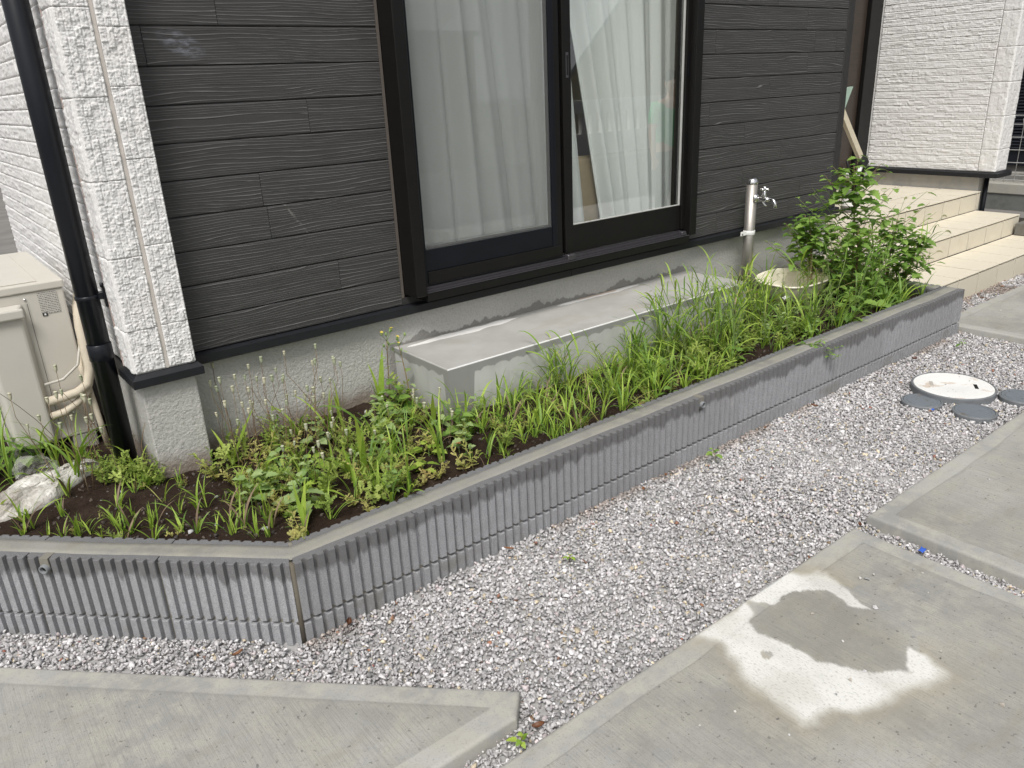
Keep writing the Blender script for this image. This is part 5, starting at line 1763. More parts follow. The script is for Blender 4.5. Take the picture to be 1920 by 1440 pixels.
def stem_obj(root, pts, r0, r1, mat, name='stem', seg=5, parent=None):
    n = len(pts)
    V, F = tube_vf(pts, [r0 + (r1 - r0) * i / (n - 1) for i in range(n)], seg)
    me = mesh(name, V, F, True); me.materials.append(mat)
    return kid(root, name, me, parent=parent)

def stem_grass(x, y, label, group, h=.28, s=1.0, lean=None, dark=False):
    root = root_at('stem_grass', x, y, label, 'grass', group)
    for k in range(PR.randint(2, 4)):
        az = U(0, 6.283) if lean is None else lean + U(-.7, .7)
        hh = h * U(.7, 1.1)
        pts = curve_pts(hh, U(.1, .5), az)
        stem_obj(root, pts, .0022, .0012, LSTEM)
        for q in range(2, 7):
            p = pts[q]
            kid(root, 'blade', PR.choice(B_DARK if dark else (B_ARCH if q > 3 else B_LONG)), p, (U(-.2, .2), U(.1, .55), az + math.pi * (q % 2) + U(-.8, .8)), s * U(.55, .95))
    return root

# broad leaves -------------------------------------------------------------
def leaf_me(L, W, teeth, droop, fold, mat, pet=.25, seed=0):
    r = random.Random(seed)
    half = [(0.0, .05)]
    nt = teeth
    for i in range(nt):
        t = .10 + .80 * i / nt
        env = math.sin(math.pi * min(1, (t * .85 + .12)) ** .8) if t < .3 else (1 - (t - .3) / .78) ** .8
        half += [(t, env * .80), (t + .055, env * 1.0 + .06)]
    half += [(.93, .12)]
    V, F = [], []
    def sec(t, w, i):
        x = pet * L + t * L
        zc = -droop * L * t * t + pet * L * .2
        return [(x, -w * W * .5, zc + fold * w * W * .5), (x, 0, zc), (x, w * W * .5, zc + fold * w * W * .5)]
    rows = [[(0, -.0012, 0), (0, 0, -.0008), (0, .0012, 0)], [(pet * L * .95, -.0010, pet * L * .19), (pet * L * .95, 0, pet * L * .18), (pet * L * .95, .0010, pet * L * .19)]]
    for i, (t, w) in enumerate(half): rows.append(sec(t, w * r.uniform(.9, 1.08), i))
    for q in rows: V += q
    for i in range(len(rows) - 1):
        b = i * 3
        F += [(b, b + 1, b + 4, b + 3), (b + 1, b + 2, b + 5, b + 4)]
    b = (len(rows) - 1) * 3
    V.append((pet * L + L, 0, -droop * L + pet * L * .2))
    F += [(b, b + 1, len(V) - 1), (b + 1, b + 2, len(V) - 1)]
    me = mesh('leaf', V, F, True)
    me.materials.append(mat)
    return me
LF_WEED = [leaf_me(.058 * k, .046 * k, 4, d, f, LWEED, .3, i) for i, (k, d, f) in enumerate(((1, .3, .25), (.85, .15, .4), (1.15, .45, .2), (.7, .1, .35), (1.0, .5, .15)))]
LF_PALE = [leaf_me(.042 * k, .034 * k, 3, d, f, LPALE, .3, 10 + i) for i, (k, d, f) in enumerate(((1, .2, .3), (.8, .1, .4), (1.2, .3, .2), (.6, .05, .45)))]
LF_BROAD = [leaf_me(.060 * k, .046 * k, 3, d, f, LGRASS, .35, 20 + i) for i, (k, d, f) in enumerate(((1, .3, .15), (.8, .2, .25), (1.1, .4, .1)))]
LF_SMALL = [leaf_me(.020 * k, .009 * k, 2, d, .2, m_, .2, 30 + i) for i, (k, d, m_) in enumerate(((1, .2, LFINE), (.8, .1, LFINE), (1.2, .3, LDRY), (1.0, .2, LDRY)))]

def leafy(root, pts, leaves, n, s, z0=.15, parent=None, up=.3, jit=.35):
    for i in range(n):
        t = z0 + (1 - z0) * (i + .5) / n
        f = t * (len(pts) - 1); k = min(int(f), len(pts) - 2)
        p = pts[k].lerp(pts[k + 1], f - k)
        az = i * 2.4 + U(-.4, .4)
        sz = s * (1.15 - .65 * t) * U(.8, 1.2)
        kid(root, 'leaf', PR.choice(leaves), p, (U(-jit, jit), -up * t + U(-.2, .25), az), sz, parent)

def broadleaf(x, y, label, group, h=.12, n=12, s=1.0, pale=False, name='leafy_weed', leaves=None):
    root = root_at(name, x, y, label, 'weed', group)
    pts = curve_pts(h, U(.05, .25), U(0, 6.28))
    stem_obj(root, pts, .0026, .0012, LSTEM)
    leafy(root, pts, leaves or (LF_PALE if pale else LF_WEED), n, s, .1, None, .35)
    return root

# fine feathery sprigs -------------------------------------------------------
def sprig_me(h, npair, ll, lw, mat, matstem, seed):
    r = random.Random(seed)
    az = 0.0
    parts = [tube_vf([Vector((0, 0, 0)), Vector((.12 * h, 0, .5 * h)), Vector((.4 * h, 0, h))], [.0013, .0010, .0005], 4)]
    V, F = join_vf(parts)
    ns = len(F)
    for i in range(npair * 2):
        t = .12 + .88 * (i // 2 + .5) / npair
        p = Vector((.4 * h * t ** 1.6, 0, h * t))
        a = r.uniform(0, 6.28)
        d = Vector((math.cos(a), math.sin(a), r.uniform(.1, .9))).normalized()
        sd_ = d.cross(Vector((0, 0, 1))).normalized()
        L = ll * r.uniform(.6, 1.2) * (1.15 - .5 * t)
        # a pinnately cut leaf: rachis with three pairs of lobes
        for q, (tt, sc) in enumerate(((.25, .5), (.5, .62), (.75, .5))):
            for s in (-1, 1):
                b = p + d * L * tt
                e = b + (d * .5 + sd_ * s).normalized() * L * .42 * sc
                m1 = (b + e) / 2 + (d * .7 - sd_ * s * .3).normalized() * lw
                o = len(V); V += [tuple(b - d * lw), tuple(e), tuple(m1 + d * lw)]; F.append((o, o + 1, o + 2))
        o = len(V)
        V += [tuple(p - sd_ * lw * .4), tuple(p + sd_ * lw * .4), tuple(p + d * L * .8 + sd_ * lw), tuple(p + d * L * 1.0), tuple(p + d * L * .8 - sd_ * lw)]
        F += [(o, o + 1, o + 2, o + 3, o + 4)]
    me = mesh('sprig', V, F)
    me.materials.append(mat)
    return me
SP_DRY = [sprig_me(.085, 7, .024, .0022, LDRY, LSTRAW, 40 + i) for i in range(4)]
SP_FINE = [sprig_me(.10, 8, .026, .0022, LFINE, LSTEM, 50 + i) for i in range(4)]
SP_MIX = SP_DRY[:2] + SP_FINE[:2]
def feathery(x, y, label, group, kind='dry', n=7, s=1.0):
    root = root_at('feathery_weed', x, y, label, 'weed', group)
    pool = {'dry': SP_DRY, 'fine': SP_FINE, 'mix': SP_MIX}[kind]
    for i in range(n):
        kid(root, 'sprig', PR.choice(pool), (U(-.015, .015), U(-.015, .015), 0), (U(-.5, .5), U(-.2, .5), U(0, 6.28)), s * U(.65, 1.15))
    return root

# poppy seed heads -----------------------------------------------------------
POD = lathe_me('capsule', [(.0008, 0), (.0022, .002), (.0035, .007), (.0043, .012), (.0040, .0165), (.0046, .0172), (.0044, .0186), (.001, .0192)], 8)
POD.materials.append(LPOD)
def poppy(x, y, label, group, h=.17):
    root = root_at('poppy_seed_head', x, y, label, 'poppy', group)
    az = U(0, 6.28); lean = U(.05, .55)
    pts = curve_pts(h, lean, az, 7)
    kx = U(-.012, .012); ky = U(-.012, .012)
    for i in (2, 3, 4, 5): pts[i] += Vector((kx * math.sin(i), ky * math.cos(i * 1.3), 0))
    pts[-1] = pts[-2] + Vector((kx * .3, ky * .3, (pts[-1] - pts[-2]).length * .95))
    st_ = stem_obj(root, pts, .0012, .0009, PR.choice([LSTRAW, LSTEMR, LSTRAW]), 'stalk', 4)
    t = (pts[-1] - pts[-2]).normalized()
    q = Vector((0, 0, 1)).rotation_difference(t).to_euler()
    kid(root, 'capsule', POD, pts[-1], q, U(1.05, 1.6))
    return root

# sow thistle with yellow buds
def bud_me():
    V, F = [], []
    me = lathe_me('bud', [(.001, 0), (.0042, .003), (.0046, .006), (.003, .011), (.0022, .013)], 8)
    me.materials.append(LPALE)
    return me
BUD = bud_me()
PET = mesh('petals', [(0, 0, 0)] + [(.0075 * math.cos(a) * (1 if i % 2 else .45), .0075 * math.sin(a) * (1 if i % 2 else .45), .004 if i % 2 else .002) for i, a in enumerate([k * math.pi / 8 for k in range(16)])], [(0, 1 + i, 1 + (i + 1) % 16) for i in range(16)])
PET.materials.append(LYELLOW)
def sow_thistle(x, y, label, h=.30):
    root = root_at('sow_thistle', x, y, label, 'weed', 'sow thistles with yellow buds')
    pts = curve_pts(h, .12, U(0, 6.28), 8)
    stem_obj(root, pts, .003, .0016, LSTEMR, 'stem', 6)
    leafy(root, pts, LF_PALE, 6, 1.1, .0, None, .3)
    for k in range(6):
        b = pts[-1] if k < 4 else pts[-2]
        d = Vector((U(-1, 1), U(-1, 1), U(.5, 1.2))).normalized() * U(.02, .05)
        br_ = stem_obj(root, [b, b + d * .5 + Vector((0, 0, .003)), b + d], .0011, .0009, LSTEM, 'branch', 4)
        o = kid(root, 'bud', BUD, b + d, (U(-.5, .5), U(-.5, .5), 0), U(.9, 1.3))
        if k < 3: kid(root, 'petals', PET, (0, 0, .012), (0, 0, 0), 1.0, o)

# seed-spike weed
def spike_me(h, seed):
    rg = np.random.default_rng(seed)
    V, F = tube_vf([(0, 0, 0), (.05 * h, 0, .5 * h), (.12 * h, 0, h)], [.0016, .0012, .0006], 4)
    V = [tuple(v) for v in V]
    for i in range(90):
        t = rg.uniform(.15, 1); w = .10 * h * (1 - t) + .006
        c = np.array([.12 * h * t * t + rg.normal(0, w * .5), rg.normal(0, w * .5), h * t])
        cv, cf = CHIPS[i % 6]
        s = rg.uniform(.0018, .0034)
        o = len(V)
        V += [tuple(c + q * s) for q in cv]; F += [tuple(int(k) + o for k in f) for f in cf]
    me = mesh('seed_spike', V, F)
    me.materials.append(LSEED)
    return me
SPK = [spike_me(.15, 1), spike_me(.12, 2), spike_me(.18, 3)]
def spike_weed(x, y, label, h=.22, n=3, s=1.0):
    root = root_at('spike_weed', x, y, label, 'weed', 'weeds with upright seed spikes')
    pts = curve_pts(h, U(.05, .2), U(0, 6.28))
    stem_obj(root, pts, .003, .0015, LSTEM)
    leafy(root, pts, LF_SMALL[:2] + LF_PALE[1:2], 14, 1.2 * s, .1)
    for k in range(n + 2):
        p = pts[-1] if k == 0 else pts[2 + k % 4]
        kid(root, 'seed_spike', PR.choice(SPK), p, (U(-.25, .25) if k else 0, U(.0, .5) if k else 0, U(0, 6.28)), s * U(.6, 1.0))

# foxtail
def foxtail_head(L, seed):
    rg = np.random.default_rng(seed)
    n = 9
    ctr = []
    for i in range(n):
        t = i / (n - 1)
        a = 1.1 * t
        ctr.append(Vector((L * .55 * t * t + .0, 0, L * (t - .25 * t * t))))
    V, F = tube_vf(ctr, [.0012, .0034, .004, .004, .0038, .0034, .003, .0022, .0006], 6)
    V = [tuple(v) for v in V]
    for i in range(150):
        f = rg.uniform(0, n - 1.01); k = int(f)
        c = ctr[k].lerp(ctr[k + 1], f - k)
        d = Vector(rg.normal(size=3)).normalized(); tt = (ctr[k + 1] - ctr[k]).normalized()
        d = (d + tt * .9).normalized()
        sd_ = d.cross(tt).normalized() * .0004
        o = len(V); V += [tuple(c + sd_), tuple(c - sd_), tuple(c + d * rg.uniform(.007, .012))]; F.append((o, o + 1, o + 2))
    me = mesh('seed_head', V, F)
    me.materials.append(LSEED)
    return me
FOX = [foxtail_head(.075, 1), foxtail_head(.06, 2), foxtail_head(.09, 3)]
def foxtail(x, y, label, group, h=.45, az=0.0, lean=.7):
    root = root_at('foxtail_grass', x, y, label, 'grass', group)
    pts = curve_pts(h, lean, az, 9, .12)
    stem_obj(root, pts, .0018, .0010, LSTEM)
    t = (pts[-1] - pts[-2]).normalized()
    pitch = math.acos(max(-1, min(1, t.z)))
    kid(root, 'seed_head', PR.choice(FOX), pts[-1], (0, pitch, az), U(.85, 1.15))
    for q in (1, 2, 4, 5):
        kid(root, 'blade', PR.choice(B_LONG + B_DARK), pts[q], (U(-.2, .2), U(.2, .6), az + U(-1.6, 1.6)), U(.6, 1.0))

# the tall branching weed at the far end
def tall_weed(x, y, label, h, nb, s=1.0, lean=(.15, 2.6)):
    root = root_at('tall_weed', x, y, label, 'weed', 'tall toothed-leaf weeds at the far end of the bed')
    pts = curve_pts(h, lean[0], lean[1], 12)
    stem_obj(root, pts, .0055 * s, .0018, LSTEMR, 'stem', 7)
    leafy(root, pts, LF_WEED, 16, .85 * s, .55, None, .35)
    for k in range(nb):
        t = .16 + .76 * k / nb
        f = t * 11; i = int(f)
        p = pts[i].lerp(pts[i + 1], f - i)
        az = k * 2.39 + U(-.3, .3)
        L = h * (.56 * (1 - t) + .13) * U(.8, 1.25)
        bp = []
        for q in range(6):
            u = q / 5
            bp.append(p + Vector((math.cos(az) * L * u * .85, math.sin(az) * L * u * .85, L * (.55 * u + .15 * u * u))))
        b = stem_obj(root, bp, .0022, .0009, PR.choice([LSTEMR, LSTEM]), 'branch', 5)
        leafy(root, bp, LF_WEED, PR.randint(8, 12), .80 * s, .10, None, .2)
    return root

# ---------------------------------------------------------------- planting
def ok_bed(x, y, m=.0):
    t = ((x - XC) + (y - YW)) * S2
    if y < YW + .135 + m: return False
    if x <= XC and t < .135 + m: return False
    if 1.09 < x < 3.05 and y > -.395: return False
    if .05 < x < .27 and y > -.10: return False
    if x > .24 and y > .02: return False
    if x > 4.10: return False
    if x < .0 and y > .36: return False
    if (x - 3.605) ** 2 / .21 ** 2 + (y + .295) ** 2 / .18 ** 2 < 1.08: return False
    return True

def low(x, y):
    """keep growth short between the path and the drain pan"""
    a = (x - 3.605) * -.85 + (y + .295) * -.53; b = (x - 3.605) * .53 + (y + .295) * -.85
    return .45 if -.05 < a < .62 and abs(b) < .20 else 1.0

def scatter(n, x0, x1, y0, y1, fn, spacing=.0):
    done = []; tries = 0
    while len(done) < n and tries < n * 60:
        tries += 1
        x, y = U(x0, x1), U(y0, y1)
        if not ok_bed(x, y): continue
        if spacing and any((x - a) ** 2 + (y - b) ** 2 < spacing ** 2 for a, b in done): continue
        done.append((x, y)); fn(x, y)

# bare earth strip behind the angled wall
scatter(46, -.62, .30, -.80, .06, lambda x, y: clump(x, y, 'small grass seedling tuft on the bare soil behind the angled wall', 'seedling tufts on the bare soil', 'short', s=U(.7, 1.5)), .03)
scatter(7, -.35, .22, -.70, -.05, lambda x, y: feathery(x, y, 'low feathery weed on the bare soil before the white pillar', 'feathery weeds before the pillar', 'mix', 4, U(.4, .7)), .08)
scatter(5, -.5, .1, -.55, .05, lambda x, y: clump(x, y, 'arching grass on the bare soil near the plastic sack', 'grass near the sack', 'arch', 6, U(.6, 1.0)), .1)
# corner mass: yellowing feathery weeds, pale goosefoot, poppies
with Mass('weed_carpet', 'yellowing and green feathery weeds carpeting the corner of the bed', 'weeds'):
    scatter(40, .20, 1.02, -.84, -.06, lambda x, y: feathery(x, y, 'yellowing feathery weed in the corner of the bed before the concrete step', 'yellowing feathery weeds in the corner', PR.choice(['dry', 'dry', 'mix']), PR.randint(4, 7), U(.6, 1.25)), .07)
    scatter(20, .22, 1.12, -.84, -.03, lambda x, y: feathery(x, y, 'green fine-leaved weed in the corner of the bed before the concrete step', 'green fine-leaved weeds in the corner', 'fine', PR.randint(4, 7), U(.7, 1.6)), .08)
    scatter(34, .25, 1.1, -.85, -.08, lambda x, y: clump(x, y, 'light green grass among the corner weeds', 'grass among the corner weeds', PR.choice(['arch', 'arch', 'short']), 6, U(.6, 1.2)), .06)
for i, (x, y, h, s) in enumerate(((.345, -.655, .135, 1.7), (.232, -.515, .115, 1.6), (.30, -.50, .10, 1.3))):
    broadleaf(x, y, ('pale goosefoot weed with whitish top just inside the wall corner', 'pale broad-leaved weed nearest the pillar foot', 'pale broad-leaved weed behind the goosefoot at the wall corner')[i], 'pale weeds in the corner', h, 12, s, True)
for i, (x, y, h, s) in enumerate(((.88, -.30, .15, 1.5), (.97, -.20, .17, 1.4), (.80, -.42, .11, 1.3), (1.03, -.55, .11, 1.3), (.71, -.52, .10, 1.2))):
    broadleaf(x, y, 'pale leafy weed just left of the concrete step', 'leafy weeds left of the step', h, 13, s, i % 2 == 0)
broadleaf(1.195, -.46, 'pale goosefoot weed against the front of the concrete step near its left end', 'pale weeds before the step', .11, 12, 1.1, True)
for x, y in ((.86, -.60), (.78, -.69), (.45, -.57), (.50, -.40)):
    broadleaf(x, y, 'low broad green leaves between the feathery weeds', 'low broad-leaved weeds in the corner', .05, 8, 1.0, False, 'low_weed', LF_BROAD)
for i in range(44):
    x, y = U(.27, .66), U(-.36, .0)
    if ok_bed(x, y): poppy(x, y, 'dry poppy stalk with a pale seed capsule against the stucco foundation', 'dry poppies by the foundation', U(.16, .36))
for i in range(26):
    x, y = U(.34, 1.05), U(-.60, -.25)
    if ok_bed(x, y): poppy(x, y, 'dry poppy stalk with a pale capsule among the corner weeds', 'dry poppies in the corner weeds', U(.09, .15))
scatter(18, .30, 1.08, -.80, -.10, lambda x, y: clump(x, y, 'tall loose grass rising out of the corner weeds', 'tall grass in the corner weeds', PR.choice(['long', 'spear', 'spear']), PR.randint(3, 5), U(.6, 1.1)), .09)
scatter(9, .35, 1.08, -.78, -.12, lambda x, y: broadleaf(x, y, 'pale green leafy weed standing up among the corner weeds', 'pale leafy weeds in the corner', U(.09, .17), 13, U(.8, 1.3), True), .12)
# hero spear-leaved grasses
for i, (x, y, s, n) in enumerate(((.80, -.02, 1.15, 3), (.955, -.10, 1.35, 3), (.60, -.60, 1.5, 4), (.30, -.16, 1.25, 3), (1.31, -.42, 1.0, 2), (.71, -.25, .9, 2))):
    clump(x, y, ('broad upright grass shoot against the foundation left of the step', 'tall broad grass shoot beside the left end of the step', 'large broad-bladed grass in the middle of the corner weeds', 'leaning broad grass shoot at the pillar foot', 'upright grass shoot before the left part of the step', 'small upright grass shoot among the poppies')[i], 'broad grass shoots', 'spear', n, s)
clump(.605, -.63, 'arching pale grass with one long drooping blade in the corner weeds', 'broad grass shoots', 'long', 5, .8, False, 0.2)
clump(.52, -.70, 'pale grass blades leaning over the soil behind the wall corner', 'broad grass shoots', 'arch', 4, .9)
sow_thistle(.985, -.115, 'sow thistle with yellow buds left of the step, the taller one', .31)
sow_thistle(1.055, -.165, 'sow thistle with small buds touching the left end of the step', .28)
# orange flower
fr = root_at('orange_flower', .965, -.64, 'small salmon-orange flower before the left end of the step', 'flower', None)
stem_obj(fr, curve_pts(.045, .3, 1.0, 5), .0012, .001, LSTEM)
fp = mesh('petals', [(0, 0, 0)] + [(.014 * math.cos(a) * (1 if i % 3 else .5), .014 * math.sin(a) * (1 if i % 3 else .5), .007 if i % 3 else .002) for i, a in enumerate([k * math.pi / 7.5 for k in range(15)])], [(0, 1 + i, 1 + (i + 1) % 15) for i in range(15)]); fp.materials.append(LORANGE)
kid(fr, 'petals', fp, curve_pts(.045, .3, 1.0, 5)[-1], (.5, -.5, 0), 1.0)
# before the step
with Mass('grass', 'thin green grass before the left half of the concrete step', 'grass'):
    scatter(54, 1.08, 2.05, -.85, -.40, lambda x, y: clump(x, y, 'arching grass before the left half of the concrete step', 'grass before the left half of the step', 'arch', None, U(.5, 1.1)), .04)
    scatter(46, 1.05, 2.1, -.85, -.41, lambda x, y: clump(x, y, 'short grass tuft before the left half of the concrete step', 'short tufts before the left half of the step', 'short', None, U(.8, 1.3)), .04)
    scatter(18, 1.10, 2.2, -.84, -.42, lambda x, y: feathery(x, y, 'feathery weed before the left half of the step', 'feathery weeds before the step', 'mix', 6, U(.6, 1.0)), .09)
    scatter(9, 1.5, 2.3, -.80, -.42, lambda x, y: stem_grass(x, y, 'stemmed grass before the middle of the step', 'stemmed grass before the middle of the step', U(.13, .24), .75), .09)
with Mass('grass', 'thick green grass before the right half of the concrete step', 'grass'):
    scatter(44, 2.0, 3.1, -.85, -.40, lambda x, y: clump(x, y, '', None, PR.choice(['arch', 'arch', 'long']), None, U(.45, 1.05) * low(x, y)), .05)
    scatter(22, 1.9, 3.15, -.84, -.42, lambda x, y: feathery(x, y, '', None, 'fine', 7, U(.8, 1.7) * low(x, y)), .07)
    scatter(12, 2.1, 3.15, -.84, -.42, lambda x, y: broadleaf(x, y, '', None, U(.1, .2) * low(x, y), 12, U(.6, .9), True), .08)
    scatter(24, 2.15, 3.1, -.80, -.42, lambda x, y: stem_grass(x, y, 'tall stemmed grass before the right half of the step', 'stemmed grass before the right half of the step', U(.20, .38) * low(x, y), 1.0 * low(x, y)), .07)
    scatter(10, 1.9, 3.1, -.84, -.45, lambda x, y: broadleaf(x, y, 'small leafy weed in the grass before the step', 'leafy weeds in the grass', .10, 9, U(.6, .9)), .1)
    scatter(24, 1.9, 3.2, -.85, -.42, lambda x, y: clump(x, y, 'short grass tuft before the right half of the concrete step', 'short tufts before the right half of the step', 'short', None, U(.9, 1.4)), .05)
for x, y, h, lb in ((2.02, -.52, .26, 'stemmed grass standing before the middle of the step'), (2.36, -.50, .40, 'tallest stemmed grass before the step, its blades above the step top'), (2.55, -.56, .36, 'tall stemmed grass just right of the tallest one before the step'),
                    (2.18, -.56, .30, 'stemmed grass just left of the tallest one before the step'), (2.80, -.52, .34, 'tall stemmed grass before the right end of the step'), (1.62, -.50, .20, 'lone stemmed grass before the left half of the step')):
    stem_grass(x, y, lb, 'tall stemmed grasses before the step', h, 1.0)
# far end
with Mass('undergrowth', 'dense grass and leafy undergrowth at the far end of the bed', 'undergrowth'):
    scatter(64, 3.0, 4.08, -.85, -.06, lambda x, y: clump(x, y, 'dense grass at the far end of the bed around the drain pan', 'grass at the far end', PR.choice(['arch', 'long']), None, U(.6, 1.05) * low(x, y), PR.random() < .6), .06)
    scatter(20, 3.05, 4.08, -.83, -.30, lambda x, y: stem_grass(x, y, 'stemmed grass at the far end of the bed', 'stemmed grass at the far end', U(.2, .38) * low(x, y), .95 * low(x, y), None, True), .07)
    scatter(18, 3.1, 4.08, -.83, -.10, lambda x, y: broadleaf(x, y, 'leafy weed in the shade at the far end of the bed', 'leafy weeds at the far end', U(.12, .26) * low(x, y), 14, U(.9, 1.3) * low(x, y)), .08)
for x, y, h, lb in ((3.24, -.46, .26, 'seed-spike weed before the drain pan, left of centre'), (3.12, -.52, .18, 'seed-spike weed at the right end of the step'), (3.46, -.46, .26, 'seed-spike weed before the middle of the drain pan'), (3.35, -.55, .20, 'low seed-spike weed before the drain pan'), (3.05, -.44, .16, 'seed-spike weed touching the right end of the step'), (3.55, -.52, .22, 'seed-spike weed right of the drain pan')):
    spike_weed(x, y, lb, h * (.75 if low(x, y) < 1 else 1.0), 3, .9)
tall_weed(3.95, -.47, 'tallest weed, toothed leaves, before the cream steps', .74, 30, 1.7, (.08, 2.4))
tall_weed(4.02, -.74, 'toothed-leaf weed leaning over the end of the wall', .36, 13, 1.5, (.3, -.3))
tall_weed(3.80, -.28, 'toothed-leaf weed behind the drain pan by the foundation', .46, 14, 1.6, (.15, 2.8))
tall_weed(3.72, -.62, 'shorter toothed-leaf weed to the left of the tallest one', .44, 15, 1.45, (.2, 3.4))
tall_weed(3.97, -.66, 'toothed-leaf weed to the right of the tallest one', .44, 15, 1.5, (.22, .2))
tall_weed(3.70, -.36, 'toothed-leaf weed behind the tallest one against the foundation', .46, 13, 1.45, (.1, 2.0))
for i, (x, y, h, az, ln, lb) in enumerate(((4.05, -.60, .56, .25, .60, 'foxtail grass arching highest over the steps'), (4.06, -.70, .46, -.05, .85, 'foxtail grass nodding over the middle step'), (4.07, -.66, .34, -.15, 1.3, 'foxtail grass reaching far right over the lowest step'), (3.98, -.74, .28, -.3, .9, 'short foxtail grass over the wall end'), (4.0, -.52, .38, .5, .7, 'foxtail grass behind the tall weed'), (3.92, -.70, .34, .1, .6, 'foxtail grass just right of the tall weed'))):
    foxtail(x, y, lb, 'foxtail grasses at the far end', h, az, ln)
for k in range(8):
    clump(U(3.85, 4.08), U(-.84, -.55), 'long grass leaning out over the end of the wall', 'grass over the wall end', 'long', 8, U(.8, 1.1), True, 0.0)
# blades hanging over the wall
for x in (1.62, 2.15, 2.62, 2.95, 3.25, 3.55, 3.8, .62):
    clump(x, -.845, 'grass blades hanging over the top of the block wall', 'grass over the wall top', 'arch', 4, U(.7, 1.0), False, -1.57)
tr = root_at('trailing_weed', 2.72, -.845, 'trailing leafy weed hanging over the wall front', 'weed', None)
pts = [Vector((0, 0, .04)), Vector((.03, -.05, .055)), Vector((.06, -.11, .05)), Vector((.09, -.155, .02)), Vector((.11, -.17, -.02))]
stem_obj(tr, pts, .002, .001, LSTEM)
leafy(tr, pts, LF_WEED, 11, .55, .2)
for k in range(4):
    b = pts[2 + k % 3]
    e = [b, b + Vector((U(.01, .04), U(-.03, 0), U(0, .03))), b + Vector((U(.03, .07), U(-.05, -.01), U(-.01, .04)))]
    stem_obj(tr, e, .0013, .0007, LSTEM, 'branch', 4); leafy(tr, e, LF_WEED, 6, .4, .2)
# by the pipe foot and the air conditioner
for x, y, n, s in ((.01, -.045, 12, 1.15), (-.05, .0, 12, 1.1), (.03, -.10, 10, .9), (-.10, .03, 9, .9), (.06, -.12, 7, .8), (-.03, .10, 10, 1.2)):
    feathery(x, y, 'bushy fine-leaved weed around the foot of the downpipe', 'fine weeds at the downpipe foot', 'fine', n, s)
for i in range(20):
    x, y = U(-.26, .04), U(-.06, .30)
    poppy(x, y, 'dry poppy with a pale capsule before the air conditioner and downpipe', 'dry poppies by the air conditioner', U(.16, .40))
for x, y, s, k in ((-.33, .30, .9, 'long'), (-.20, .26, 1.0, 'long'), (-.14, .18, .85, 'long'), (-.29, .16, .7, 'arch'), (-.40, .25, .9, 'long'), (-.10, .24, .7, 'arch'), (-.42, .10, .8, 'arch'), (-.24, .33, .8, 'long'), (-.17, .10, 1.0, 'long'), (-.35, .20, 1.1, 'long')):
    clump(x, y, 'long grass before the air conditioner', 'grass by the air conditioner', k, 7, s)
for x, y, h in ((-.36, .32, .16), (-.30, .36, .12), (-.43, .34, .18)):
    broadleaf(x, y, 'dark leafy weed at the left edge below the air conditioner', 'leafy weeds by the air conditioner', h, 10, 1.2)
# seedlings in the gravel
def seedling(x, y, label, s, kind):
    root = root_at('gravel_seedling', x, y, label, 'weed', None, 0, .0)
    pts = curve_pts(.045 * s, .2, U(0, 6.28), 5)
    stem_obj(root, pts, .0016, .0009, LSTEMR)
    leafy(root, pts, LF_WEED if kind else LF_BROAD, 7, .55 * s, .3)
seedling(1.905, -1.075, 'small leafy seedling in the gravel below the wall middle', 1.2, 1)
seedling(.995, -1.20, 'tiny seedling in the gravel left of centre', .6, 0)
seedling(.392, -1.688, 'round-leaved seedling in the narrow gravel gap at the bottom', .8, 0)
seedling(3.97, -1.13, 'dry brownish seedling in the gravel near the far end of the wall', 1.1, 1)
# ------------------------------------------------------------------ across the lane: what the glass mirrors
lane = put('lane', mesh('lane', [(-40, -9.2, -.028), (60, -9.2, -.028), (60, -4.7, -.028), (-40, -4.7, -.028)], [(0, 1, 2, 3)]), MASPHALT)
tag(lane, kind='structure')
nbh = tag(empty('neighbour_house', (16, -13, 0)), 'tan house with a pitched roof across the lane, mirrored in the window', 'house')
MTAN = plain('tan_render', (.42, .38, .28), .8, .2, var=.08, scale=2)
V = [(12.2, -11.5, 0), (21, -11.5, 0), (21, -11.5, 5.0), (16.6, -11.5, 5.6), (12.2, -11.5, 1.4), (12.2, -18, 0), (21, -18, 0), (21, -18, 5.0), (16.6, -18, 5.6), (12.2, -18, 1.4)]
me = mesh('wall', V, [(0, 1, 2, 3, 4), (9, 8, 7, 6, 5), (0, 4, 9, 5), (1, 6, 7, 2)]); fix(me)
put('wall', me, MTAN, nbh)
V = [(11.8, -11.2, 1.05), (16.6, -11.2, 5.62), (16.6, -18.3, 5.62), (11.8, -18.3, 1.05), (11.8, -11.2, 1.17), (16.6, -11.2, 5.76), (16.6, -18.3, 5.76), (11.8, -18.3, 1.17)]
me = mesh('roof', V, [(0, 1, 5, 4), (4, 5, 6, 7), (3, 2, 6, 7), (0, 3, 7, 4), (0, 1, 2, 3), (1, 2, 6, 5)]); fix(me)
put('roof', me, plain('roof_metal', (.25, .26, .28), .5, .4), nbh)
gw = tag(empty('garden_wall', (12.5, -10, 0)), 'white garden wall with slots across the lane, mirrored in the window', 'wall')
boxes = []
for i in range(30): boxes.append(((9.2 + i * .3, -10.15, .42), (9.2 + i * .3 + .13, -10.05, .84)))
box('lower_wall', (9.0, -10.2, -.03), (18.4, -10.0, .419), plain('white_render', (.62, .61, .58), .8, .2), gw)
for lo, hi in boxes: box('pier', lo, hi, plain('white_pier', (.66, .65, .62), .8, .2) if lo == boxes[0][0] else bpy.data.materials['white_pier'], gw)
box('coping', (9.0, -10.22, .8405), (18.4, -9.98, 1.10), bpy.data.materials['white_render'], gw)
sh = tag(empty('shed', (8.3, -10.5, 0)), 'dark brown shed across the lane, mirrored in the left pane', 'shed')
